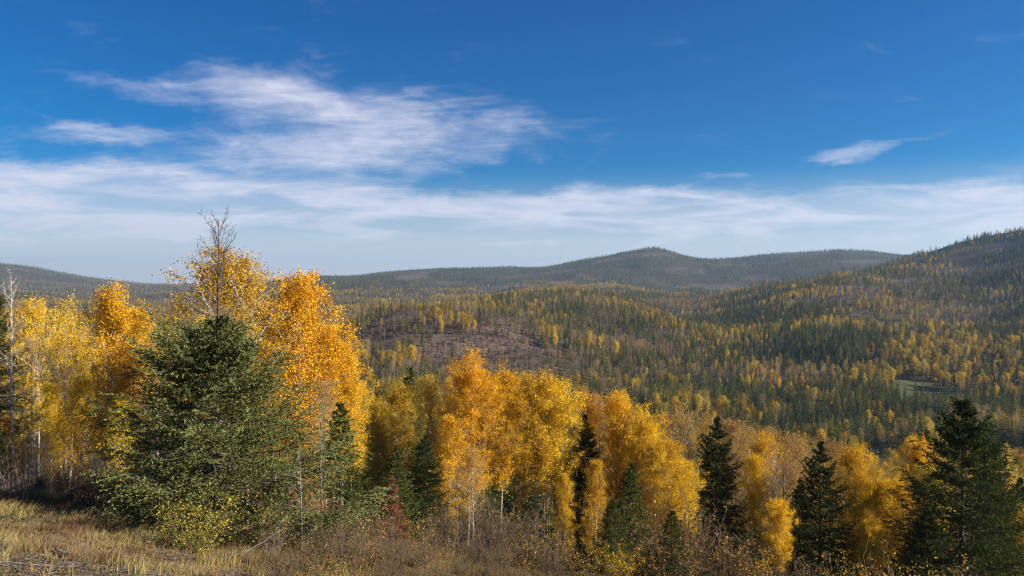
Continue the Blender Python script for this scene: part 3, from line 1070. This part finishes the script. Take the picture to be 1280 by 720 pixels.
plant('a4', 706, 592, 47, 'aspen_tree', 'small dotted yellow aspen at the forest edge', 'aspen', mixc(GOLD, YEL, .5), .8)
plant('a4', 745, 575, 48, 'aspen_tree', 'small gold aspen growing beside a dark fir', 'aspen', mixc(GOLD, BRASS, .3), .9)
plant('f0', 734, 520, 58, 'fir_tree', 'dark fir hidden among the white aspen stems', 'fir', DFIR, .9)
plant('f2', 788, 580, 50, 'fir_tree', 'green fir in front of the sloping golden row', 'fir', FIR, .9)
plant('f0', 765, 625, 46, 'fir_tree', 'low green fir below the small gold aspen', 'fir', FIR, 1.2)
plant('f2', 494, 566, 41, 'fir_tree', 'fresh green fir behind the rust-red dying fir', 'fir', FIR, 1.15)
plant('red', 488, 598, 37, 'fir_tree', 'rust-red dying fir with drooping branches', 'fir', RUST, .95)
plant('f0', 530, 545, 48, 'fir_tree', 'dark fir beside the fresh green fir', 'fir', DFIR, 1.15)
plant('b1', 572, 560, 45, 'dead_sapling', 'leafless grey sapling in front of the half-bare tan aspen', 'sapling', wide=.9)
for i, (px, top, d, w) in enumerate([(420, 612, 29, 1.1), (448, 622, 29, 1.1), (472, 640, 31, .9), (400, 640, 27, 1.1), (520, 630, 37, 1.), (550, 628, 41, 1.1), (380, 668, 24, 1.1), (410, 672, 23.5, 1.1),
                                     (610, 625, 43, 1.1), (640, 618, 45, 1.), (660, 640, 44, 1.), (430, 655, 26, 1.2), (500, 665, 33, 1.), (460, 662, 27, 1.1), (485, 672, 27, 1.1), (525, 668, 31, 1.2),
                                     (560, 668, 35, 1.2), (590, 672, 38, 1.2), (625, 672, 40, 1.2), (540, 690, 29, 1.2), (575, 692, 32, 1.2), (610, 694, 34, 1.2), (650, 690, 38, 1.2), (690, 690, 40, 1.2), (350, 690, 22, 1.3), (440, 696, 23, 1.4), (480, 702, 24.5, 1.4), (515, 704, 26, 1.4), (400, 702, 21, 1.4), (555, 708, 28, 1.4)]):
    plant(('brush2', 'bush1', 'brush0')[i % 3], px, top, d, 'shrub', 'tawny half-leafless shrub along the lower grass edge', 'shrub', mixc(BRASS, TANL, .5), w,
          group='tawny shrubs along the grass edge', trunk_name='stems')
for i, (px, top, d, w) in enumerate([(830, 610, 50, 1.5), (862, 600, 52, 1.6), (880, 630, 50, 1.5), (800, 650, 47, 1.3), (905, 670, 50, 1.4), (845, 660, 46, 1.3)]):
    plant(('brush2', 'bush1')[i % 2], px, top, d, 'shrub', 'tall red-brown shrub below the sloping golden row', 'shrub', mixc(RUST, BRASS, .45), w * .8,
          group='red-brown shrubs below the golden row', trunk_name='stems')

# --- right-hand stand
plant('f1', 896, 523, 60, 'fir_tree', 'dark fir between golden row and pale aspens', 'fir', DFIR, .95)
plant('b0', 968, 560, 58, 'aspen_tree', 'leafless white-stemmed aspen between two dark firs', 'aspen', wide=1.)
plant('s0', 950, 540, 60, 'aspen_tree', 'thin golden aspen beside the dark fir of the golden row', 'aspen', mixc(GOLD, ORANGE, .2), .9)
plant('a4', 945, 570, 58, 'aspen_tree', 'slender golden aspen next to the leafless white stem', 'aspen', GOLD, .75)
plant('a1', 975, 625, 55, 'aspen_tree', 'low golden aspen in front of the leafless white stem', 'aspen', mixc(GOLD, ORANGE, .2), .9)
plant('f1', 1026, 553, 57, 'fir_tree', 'dark fir standing alone between golden aspens', 'fir', DFIR, .95)
plant('a1', 1068, 556, 62, 'aspen_tree', 'tall golden aspen beside the lone dark fir', 'aspen', mixc(GOLD, YEL, .15), .85)
plant('a0', 1092, 594, 61, 'aspen_tree', 'lower golden aspen beside the tall golden one', 'aspen', mixc(GOLD, YEL, .2), .9)
plant('a1', 1120, 598, 66, 'aspen_tree', 'golden aspen close to the broad dark conifer', 'aspen', mixc(GOLD, ORANGE, .15), .85)
plant('s1', 1052, 580, 66, 'aspen_tree', 'half-bare tan aspen behind the lone dark fir', 'aspen', TANL, .9)
plant('a1', 1148, 545, 84, 'aspen_tree', 'small orange aspen just behind the broad dark conifer', 'aspen', mixc(GOLD, ORANGE, .5), .6)
plant('a0', 1166, 575, 80, 'aspen_tree', 'olive-yellow aspen just behind the broad dark conifer', 'aspen', mixc(YEL, OLIVE, .5), .7)
plant('f3', 1203, 503, 57, 'fir_tree', 'broad dark conifer, the biggest at this edge of the wood', 'fir', mixc(DFIR, FIR, .4), .92)
plant('f1', 1240, 556, 64, 'fir_tree', 'smaller green fir leaning against the broad dark conifer', 'fir', FIR, .9)
plant('f0', 1160, 640, 54, 'fir_tree', 'dark young fir at the foot of the broad conifer', 'fir', DFIR, 1.5)
plant('a1', 1290, 630, 66, 'aspen_tree', 'golden aspen beyond the smaller green fir', 'aspen', GOLD, .9)
plant('bush1', 1160, 680, 48, 'shrub', 'grey-pink half-leafless bush in front of the broad conifer', 'bush', mixc(TANL, RUST, .3), 1.2, trunk_name='stems')
for i, (px, top, d, w, where) in enumerate([
        (835, 512, 92, .8, 'behind the sloping golden row'), (862, 508, 96, .8, 'between the golden row and its dark fir'), (915, 520, 92, .8, 'just downhill of the dark fir of the golden row'),
        (936, 528, 95, .9, 'behind the thin golden aspen'), (982, 538, 88, .9, 'behind the leafless white stem'), (1004, 540, 90, .9, 'on the uphill side of the lone dark fir'),
        (960, 532, 98, .8, 'behind the slender golden aspen'), (880, 516, 99, .8, 'rising straight behind the dark fir of the golden row'), (1040, 548, 96, .9, 'behind the lone dark fir')]):
    plant(('s2', 's1')[i % 2], px, top, d, 'aspen_tree', 'pale half-bare tan aspen ' + where, 'aspen', mixc(TANL, GOLD, .25), w, group='pale aspens behind the firs')
for i, (px, top, d, w, where) in enumerate([
        (655, 520, 70, .8, 'behind the golden aspen on bare white stems'), (715, 530, 72, .8, 'behind the half-bare aspen with pale stems'),
        (600, 520, 66, .8, 'directly behind the biggest orange-gold aspen'), (780, 560, 68, .8, 'behind the crest of the sloping golden row'),
        (850, 575, 72, .8, 'behind the lower end of the sloping row'), (905, 600, 72, .8, 'behind the fir beside the golden row'),
        (1000, 600, 76, .8, 'under the pale half-bare aspens'), (1085, 620, 78, .9, 'behind the tall golden aspen'),
        (1130, 640, 76, .9, 'between the last golden aspen and the broad conifer'), (455, 520, 62, .8, 'behind the lower golden aspen'),
        (540, 520, 66, .8, 'behind the thin-leaved olive-tinted aspen'), (1220, 620, 84, .9, 'behind the broad dark conifer'),
        (1275, 600, 88, .9, 'beyond the smaller green fir')]):
    plant(('f0', 'f1')[i % 2], px, top, d, 'fir_tree', 'dark half-hidden fir ' + where, 'fir', DFIR, w, group='dark firs behind the aspens')
for i, (px, top, d) in enumerate([(930, 672, 50), (1000, 684, 50), (1060, 690, 52), (1100, 692, 52), (690, 655, 44), (730, 665, 43), (775, 676, 43), (1250, 702, 50), (1215, 706, 46)]):
    plant(('bush0', 'brush2', 'bush1')[i % 3], px, top, d, 'shrub', 'brass-leaved undergrowth bush at the foot of the golden aspens', 'bush', mixc(BRASS, GOLD, .3), 1.1,
          group='undergrowth below the aspens', trunk_name='stems')

# ------------------------------------------------------------------ valley and far forest
FCOL = [(.150, .150, .026), (.095, .112, .026), (.190, .170, .028), (.070, .092, .030), (.230, .180, .030)]
ACOL = [(.56, .35, .03), (.48, .33, .05), (.36, .29, .04), (.36, .25, .11), (.27, .18, .11)]
FC = [far_conifer(FCOL[0], 71, 17, 3.0), far_conifer(FCOL[1], 72, 18, 2.5, 17), far_conifer(FCOL[2], 73, 16, 3.6, 15), far_conifer(FCOL[3], 74, 20, 2.8, 18), far_conifer(FCOL[4], 75, 13, 3.2, 14, 6, .7)]
FA = [far_aspen(ACOL[0], 81, 13, 3.7, 1700), far_aspen(ACOL[1], 82, 13.5, 3.2, 1500), far_aspen(ACOL[2], 83, 11, 4.0, 1900, cb=.2), far_aspen(ACOL[3], 84, 14, 3.1, 620, .34, .4, 24, bark=M_TAN),
      far_aspen(ACOL[4], 85, 13, 3.2, 420, .32, .35, 30, bark=M_TAN)]
FB = [far_aspen((.19, .125, .085), 91, 4, 2.2, 420, .42, .05, 14, .5, bark=M_TWIG)]

SKY_PX = [-100, 0, 185, 215, 335, 380, 450, 520, 590, 650, 720, 760, 850, 900, 1000, 1025, 1075, 1140, 1165, 1200, 1240, 1280, 1400]
SKY_PY = [400, 375, 380, 330, 345, 350, 470, 465, 450, 475, 495, 500, 525, 530, 550, 560, 570, 600, 590, 515, 570, 620, 640]


def scatter():
    g = np.random.default_rng(5)
    X, Y = [], []
    for r0, r1, s in ((105, 900, 5.8), (900, 1800, 7.4), (1800, 3200, 10.4), (3200, 4900, 14.5), (4900, 7000, 24)):
        hx = r1 * math.sin(.64)
        gx, gy = np.meshgrid(np.arange(-hx, hx, s), np.arange(r0 * .78, r1, s))
        x = gx.ravel() + g.uniform(-.5, .5, gx.size) * s
        y = gy.ravel() + g.uniform(-.5, .5, gx.size) * s
        r = np.hypot(x, y)
        k = (r >= r0) & (r < r1) & (np.abs(np.arctan2(x, y)) < .64)
        X.append(x[k])
        Y.append(y[k])
    x = np.concatenate(X)
    y = np.concatenate(Y)
    r = np.hypot(x, y)
    az = np.arctan2(x, y)
    px = 640 + F * np.tan(az)
    z = ground_h(x, y)
    # terrain visibility
    slope = (ZG - CZ) / RR[:, None]
    slope[:8] = -9
    slope[RR < 300] = -9
    cm = np.maximum.accumulate(slope, axis=0)
    ai = np.clip(np.searchsorted(AZ, az), 0, len(AZ) - 1)
    ri = np.clip(np.searchsorted(RR, r) - 1, 0, len(RR) - 1)
    vis = (z + 22 - CZ) / r > cm[ri, ai] - .0015
    py_top = HZ - (z + 17 - CZ) / y * F
    sky = np.interp(px, SKY_PX, SKY_PY)
    vis &= (py_top < sky + 130)
    # cover
    cl = clearing(x, y)
    md = meadow(x, y)
    gap = fbm(x / 60 + 2, y / 60, 3)
    dens = np.where(cl > .5, np.where(r > 1500, .40, .80), .97) * np.where(md > .35, 0, 1) * np.where(gap < .30, .55, 1)
    keep = vis & (g.random(len(x)) < dens)
    x, y, z, r, px, cl, py_top, sky = [a[keep] for a in (x, y, z, r, px, cl, py_top, sky)]
    n = len(x)
    # share of broadleaf trees, clumped
    c1 = fbm(x / 110 + 70, y / 110, 3)
    c2 = fbm(x / 45 + 20, y / 45, 2)
    share = np.full(n, .13)
    share += .30 * region(px, r, 350, 800, 1500, 3300)
    share += .12 * region(px, r, 800, 1060, 1300, 2300)
    share += .16 * region(px, r, 1080, 1300, 520, 900)
    share += .28 * region(px, r, 600, 1400, 100, 420)
    share -= .16 * (r > 3300)
    share = np.where(px < 330, .40, share)
    share -= .05 * (r > 1500)
    v = .65 * c1 + .35 * c2
    broad = v + g.normal(size=n) * .055 > np.quantile(v, .93) - (share * .56)
    u = g.random(n)
    kind = np.where(broad, 5 + np.minimum((u * 3.7).astype(int), 4), (u * 5).astype(int))
    kind = np.where((cl > .5) & (g.random(n) < .78), 10, kind)
    # russet, half-bare woods: on the middle hill and sprinkled everywhere
    brown = .10 + .42 * region(px, r, 430, 800, 480, 1500) + .22 * region(px, r, 400, 1100, 1500, 3200) + .25 * region(px, r, 1000, 1400, 1250, 2100)
    bk = g.choice([8, 9, 9, 10], n)
    kind = np.where((kind < 5) & (g.random(n) < brown * np.clip(fbm(x / 80 + 4, y / 80, 3) * 2.4 - .3, 0, 1.6)), bk, kind)
    tanw = fbm(x / 150 + 11, y / 150, 2) - .10 + .12 * (r > 1200) + .25 * ((px < 360) & (r > 1200)) + .2 * (r > 3300)
    sw = broad & (kind < 8) & (kind != 10) & (g.random(n) < sstep(tanw, .40, .62) * .9)
    kind = np.where(sw, 8 + (u * 2).astype(int), kind)
    scl = np.where(kind < 5, g.uniform(.5, 1.15, n), g.uniform(.5, 1.12, n))
    scl = np.where(kind == 10, g.uniform(.4, 1.0, n), scl * (.74 + .5 * fbm(x / 70 + 8, y / 70, 2) ** 2)) * (1 - .05 * (r > 3200))
    # groves on the bare knoll
    gx, gy, gk = [], [], []
    for p0, d0, m, wx, wy in ((478, 640, 17, 14, 12), (505, 655, 9, 10, 10), (548, 800, 14, 16, 12), (585, 790, 8, 9, 9), (448, 690, 6, 8, 8), (566, 760, 5, 6, 6), (690, 780, 10, 18, 12), (735, 770, 10, 16, 10)):
        cx, cy = P2W(p0, d0)
        gx.append(cx + g.normal(size=m) * wx)
        gy.append(cy + g.normal(size=m) * wy)
        gk.append(g.choice([5, 6, 7, 8], m, p=[.5, .25, .1, .15]))
    gx, gy, gk = np.concatenate(gx), np.concatenate(gy), np.concatenate(gk)
    gz = ground_h(gx, gy)
    gpx = 640 + F * gx / gy
    x, y, z, px = np.concatenate([x, gx]), np.concatenate([y, gy]), np.concatenate([z, gz]), np.concatenate([px, gpx])
    r = np.hypot(x, y)
    kind, scl = np.concatenate([kind, gk]), np.concatenate([scl, g.uniform(.8, 1.35, len(gx))])
    py_top = HZ - (z + 17 - CZ) / y * F
    sky = np.interp(px, SKY_PX, SKY_PY)
    return x, y, z - .3, r, px, kind, scl, py_top, sky


fx, fy, fz, fr, fpx, fkind, fscl, fpy, fsky = scatter()
MESHES = FC + FA + FB
NOMH = np.array([17, 18, 16, 20, 13, 13, 13.5, 11, 14, 13, 4], float)
rotz = np.random.default_rng(3).uniform(0, 6.28, len(fx))

# the 300 conifers and 300 broadleaf trees that show largest stand as trees of their own
toppx = HZ - (fz + NOMH[fkind] * fscl - CZ) / fy * F
seen = (toppx < fsky - 4) & (np.abs(fpx - 640) < 660)
size = NOMH[fkind] * fscl / fr * seen
single = np.zeros(len(fx), bool)
for sel in (fkind < 5, (fkind >= 5) & (fkind < 10)):
    idx = np.where(sel)[0]
    idx = idx[np.argsort(-size[idx])][:300]
    single[idx[size[idx] > 0]] = True
LAB = {
    0: ('conifer_tree', 'mid-green conifer in the valley forest beyond the golden aspens', 'conifer', 'mid-green conifers of the valley forest'),
    1: ('conifer_tree', 'slender dark green conifer in the valley forest beyond the golden aspens', 'conifer', 'slender dark conifers of the valley forest'),
    2: ('conifer_tree', 'broad olive-green conifer in the valley forest beyond the golden aspens', 'conifer', 'broad olive conifers of the valley forest'),
    3: ('conifer_tree', 'tallest and darkest kind of conifer in the valley forest', 'conifer', 'tall dark conifers of the valley forest'),
    4: ('conifer_tree', 'short yellowish-green conifer in the valley forest beyond the golden aspens', 'conifer', 'short yellowish conifers of the valley forest'),
    5: ('valley_aspen', 'small bright gold aspen in the valley forest beyond the near wood', 'aspen', 'gold aspens of the valley forest'),
    6: ('valley_aspen', 'small dull yellow aspen in the valley forest beyond the near wood', 'aspen', 'dull yellow aspens of the valley forest'),
    7: ('valley_aspen', 'small round olive-yellow aspen in the valley forest beyond the near wood', 'aspen', 'olive-yellow aspens of the valley forest'),
    8: ('valley_aspen', 'small thin-leaved tan aspen in the valley forest beyond the near wood', 'aspen', 'tan aspens of the valley forest'),
    9: ('valley_aspen', 'small nearly leafless grey-brown aspen in the valley forest beyond the near wood', 'aspen', 'grey-brown aspens of the valley forest')}
for i in np.where(single)[0]:
    k = int(fkind[i])
    name, label, cat, grp = LAB[k]
    o = bpy.data.objects.new(name, MESHES[k])
    COL.objects.link(o)
    o.location = (fx[i], fy[i], fz[i])
    o.rotation_euler = (0, 0, rotz[i])
    o.scale = (fscl[i],) * 3
    o['label'] = label
    o['category'] = cat
    o['group'] = grp

# everything beyond: one forest mass, instanced
lib = bpy.data.collections.new('forest_library')
for k, me in enumerate(MESHES):
    o = bpy.data.objects.new('forest_tree_%02d' % k, me)
    lib.objects.link(o)


def gn_forest(name, idx, label):
    me = bpy.data.meshes.new(name)
    n = len(idx)
    me.vertices.add(n)
    me.vertices.foreach_set('co', np.stack([fx[idx], fy[idx], fz[idx]], -1).astype(np.float32).ravel())
    for nm, typ, arr in (('species', 'INT', fkind[idx].astype(np.int32)), ('size', 'FLOAT', fscl[idx].astype(np.float32)), ('turn', 'FLOAT', rotz[idx].astype(np.float32))):
        a = me.attributes.new(nm, typ, 'POINT')
        a.data.foreach_set('value', arr)
    o = bpy.data.objects.new(name, me)
    COL.objects.link(o)
    o['kind'] = 'stuff'
    o['label'] = label
    o['category'] = 'forest'
    ng = bpy.data.node_groups.new(name, 'GeometryNodeTree')
    ng.interface.new_socket('Geometry', in_out='INPUT', socket_type='NodeSocketGeometry')
    ng.interface.new_socket('Geometry', in_out='OUTPUT', socket_type='NodeSocketGeometry')
    N, L = ng.nodes, ng.links
    gi = N.new('NodeGroupInput')
    go = N.new('NodeGroupOutput')
    ci = N.new('GeometryNodeCollectionInfo')
    ci.inputs['Collection'].default_value = lib
    ci.inputs['Separate Children'].default_value = True
    ci.inputs['Reset Children'].default_value = True
    ip = N.new('GeometryNodeInstanceOnPoints')
    ip.inputs['Pick Instance'].default_value = True

    def attr(nm, typ):
        a = N.new('GeometryNodeInputNamedAttribute')
        a.data_type = typ
        a.inputs['Name'].default_value = nm
        return a.outputs['Attribute']
    cx = N.new('ShaderNodeCombineXYZ')
    L.new(attr('turn', 'FLOAT'), cx.inputs[2])
    er = N.new('FunctionNodeEulerToRotation')
    L.new(cx.outputs[0], er.inputs[0])
    L.new(gi.outputs[0], ip.inputs['Points'])
    L.new(ci.outputs[0], ip.inputs['Instance'])
    L.new(attr('species', 'INT'), ip.inputs['Instance Index'])
    L.new(er.outputs[0], ip.inputs['Rotation'])
    L.new(attr('size', 'FLOAT'), ip.inputs['Scale'])
    L.new(ip.outputs[0], go.inputs[0])
    md = o.modifiers.new('forest', 'NODES')
    md.node_group = ng
    return o


rest = np.where(~single)[0]
gn_forest('forest', rest, 'mixed conifer and aspen forest covering the valley and far hills')
print('FOREST', len(rest), 'single', int(single.sum()), 'terrain', ZG.min(), ZG.max())


# ------------------------------------------------------------------ near grass and fallen wood
def build_grass():
    g = np.random.default_rng(17)
    n = 5200
    # tuft centres on the near slope
    d = g.uniform(11, 47, n * 4)
    px = g.uniform(-60, 1000, n * 4)
    x = (px - 640) / F * d
    y = d
    sp = scrub_patch(x, y)
    edge = np.interp(px, [-60, 0, 180, 300, 420, 520, 660, 760, 1000], [33, 32.5, 31, 29, 33, 40, 47, 46, 44])
    ok = (d < edge) & (g.random(n * 4) > sp * .86) & (g.random(n * 4) > sstep(x, -7, -1) * .75)
    x, y = x[ok], y[ok]
    z = ground_h(x, y)
    mb = MB()
    per = 15
    m = len(x) * per
    ti = np.repeat(np.arange(len(x)), per)
    big = np.clip(fbm(x / 2 + 5, y / 2, 3) * 1.6, .4, 1.4)[ti]
    ox = x[ti] + g.normal(size=m) * .10
    oy = y[ti] + g.normal(size=m) * .10
    base = np.stack([ox, oy, z[ti] - .03], -1)
    h = g.uniform(.18, .55, m) * big
    a = g.uniform(0, 6.28, m)
    ln = g.uniform(.1, .75, m)
    dirv = np.stack([np.cos(a) * ln, np.sin(a) * ln, np.ones(m)], -1)
    dirv = unit(dirv)
    mid = base + dirv * (h * .55)[:, None]
    tip = mid + unit(dirv + np.stack([np.cos(a) * .5, np.sin(a) * .5, -np.full(m, .25)], -1)) * (h * .5)[:, None]
    w = unit(np.stack([-np.sin(a + 1), np.cos(a + 1), np.zeros(m)], -1)) * g.uniform(.004, .009, m)[:, None]
    v = np.stack([base - w, base + w, mid + w * .8, mid - w * .8, tip + w * .2, tip - w * .2], 1)
    i = np.arange(m)[:, None] * 6
    q = np.concatenate([i + np.array([[0, 1, 2, 3]]), i + np.array([[3, 2, 4, 5]])])
    tt = np.clip((.47 - .35 * sstep(x, -8, -2) + (fbm(x / 1.5 + 31, y / 1.5, 3) - .5) * 1.6 + g.normal(size=len(x)) * .12)[ti] + g.normal(size=m) * .15, 0, 1)  # blades tinted darker downhill, with the strip's shade put into the colour
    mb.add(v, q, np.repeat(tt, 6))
    o = bpy.data.objects.new('dry_grass', mb.mesh('dry_grass', [M_GRASS]))
    o.color = (.30, .23, .098, 1)
    COL.objects.link(o)
    o['kind'] = 'stuff'
    o['label'] = 'dry straw-coloured grass covering the near slope'
    o['category'] = 'grass'
    print('GRASS', len(x), m)


build_grass()


def stick(px, d, ln, ang, rad, label, name='fallen_branch', tilt=0.0, group=None, mat=None, forks=2, seed=0):
    g = np.random.default_rng(1000 + seed)
    x, y = P2W(px, d)
    z = float(ground_h(np.array([x]), np.array([y]))[0])
    mb = MB()
    n = 7
    s = np.linspace(-.5, .5, n) * ln
    wob = np.cumsum(g.normal(size=(n, 2)) * .03, 0) * ln
    lx = s * math.cos(ang) - wob[:, 0] * math.sin(ang)
    ly = s * math.sin(ang) + wob[:, 0] * math.cos(ang)
    gz = ground_h(x + lx, y + ly) - z
    lz = gz + rad * .8 + (s + ln / 2) * math.tan(tilt) + np.abs(wob[:, 1]) * .3
    pts = np.stack([lx, ly, lz], -1)
    tube(mb, pts, np.linspace(rad, rad * .45, n), 6, .6)
    # close the ends
    for _ in range(forks):
        k = g.integers(2, n - 1)
        d0 = unit(pts[k] - pts[k - 1] + g.normal(size=3) * .12 * np.array([1, 1, .5]))
        tube(mb, bent(g, pts[k], d0, ln * g.uniform(.2, .4), 4, .15, .02), np.linspace(rad * .5, rad * .2, 4), 4, .6)
    o = bpy.data.objects.new(name, mb.mesh(name, [mat or M_GREY], True))
    COL.objects.link(o)
    o.location = (x, y, z)
    o['label'] = label
    o['category'] = 'branch'
    if group:
        o['group'] = group


stick(315, 24.0, 2.0, .55, .016, 'pale forked dead branch propped up beside the yellow-green bush', tilt=.55, seed=1)
stick(75, 20.5, .85, 2.3, .09, 'short thick pale log chunk lying in the dry grass', name='log', forks=0, seed=2)
stick(150, 17.5, 2.0, .25, .014, 'long thin pale branch lying across the bare earth patch', seed=3)
def build_litter():
    g = np.random.default_rng(23)
    # fine slash: thousands of short grey twigs over the bare earth
    m = 5200
    d = g.uniform(11.5, 31, m)
    px = g.uniform(-60, 620, m)
    x, y = (px - 640) / F * d, d
    keep = g.random(m) < .12 + .88 * scrub_patch(x, y)
    x, y = x[keep], y[keep]
    z = ground_h(x, y)
    mb = MB()
    for i in range(len(x)):
        a = g.normal() * .8
        ln = g.uniform(.12, .7) * g.uniform(.5, 1)
        dv = np.array([math.cos(a), math.sin(a), 0])
        p0 = np.array([x[i], y[i], z[i] + .015])
        p1 = p0 + dv * ln * .5 + g.normal(size=3) * .03
        p2 = p0 + dv * ln
        gz = ground_h(np.array([p1[0], p2[0]]), np.array([p1[1], p2[1]])) if ln > .3 else np.array([z[i], z[i]])
        p1[2] = gz[0] + g.uniform(.01, .06)
        p2[2] = gz[1] + g.uniform(.0, .12)
        tube(mb, np.array([p0, p1, p2]), np.array([.008, .006, .003]) * g.uniform(.5, 1.2), 3, g.uniform(.1, .75))
    o = bpy.data.objects.new('twig_litter', mb.mesh('twig_litter', [M_GREY]))
    COL.objects.link(o)
    o['kind'] = 'stuff'
    o['label'] = 'fine grey twig litter strewn over the bare earth'
    o['category'] = 'litter'
    # fallen leaves and low moss tufts
    for name, col, n, size, lab, cat, lift in (('fallen_leaves', (.23, .15, .07), 26000, .06, 'brown fallen leaves scattered over the near slope', 'leaves', .02),
                                               ('moss', (.085, .095, .025), 15000, .055, 'olive-green moss and low weeds in the bare earth', 'moss', .05)):
        d = g.uniform(11.5, 34, n * 2)
        px = g.uniform(-60, 700, n * 2)
        x, y = (px - 640) / F * d, d
        if name == 'moss':
            k = fbm(x / .9 + 50, y / .9, 3) * (.6 + .5 * scrub_patch(x, y)) > .50
        else:
            k = g.random(len(x)) < .6
        x, y = x[k], y[k]
        z = ground_h(x, y)
        mb = MB()
        c = np.stack([x, y, z + np.abs(g.normal(size=len(x))) * lift], -1)
        diamonds(mb, c, size * g.uniform(.6, 1.4, len(x)), g, np.clip(g.normal(size=len(x)) * .28 + .5, 0, 1))
        o = bpy.data.objects.new(name, mb.mesh(name, [M_GRASS]))
        o.color = (*col, 1)
        COL.objects.link(o)
        o['kind'] = 'stuff'
        o['label'] = lab
        o['category'] = cat


build_litter()
gs = np.random.default_rng(77)
for i in range(34):
    px, d = gs.uniform(-20, 300), gs.uniform(14.8, 20.5)
    stick(px, d, gs.uniform(.35, 1.1), gs.normal() * .7, gs.uniform(.006, .012), 'thin grey twig lying on the bare earth of the near slope', name='fallen_twig',
          group='twigs on the bare earth', seed=20 + i, tilt=abs(gs.normal()) * .12)
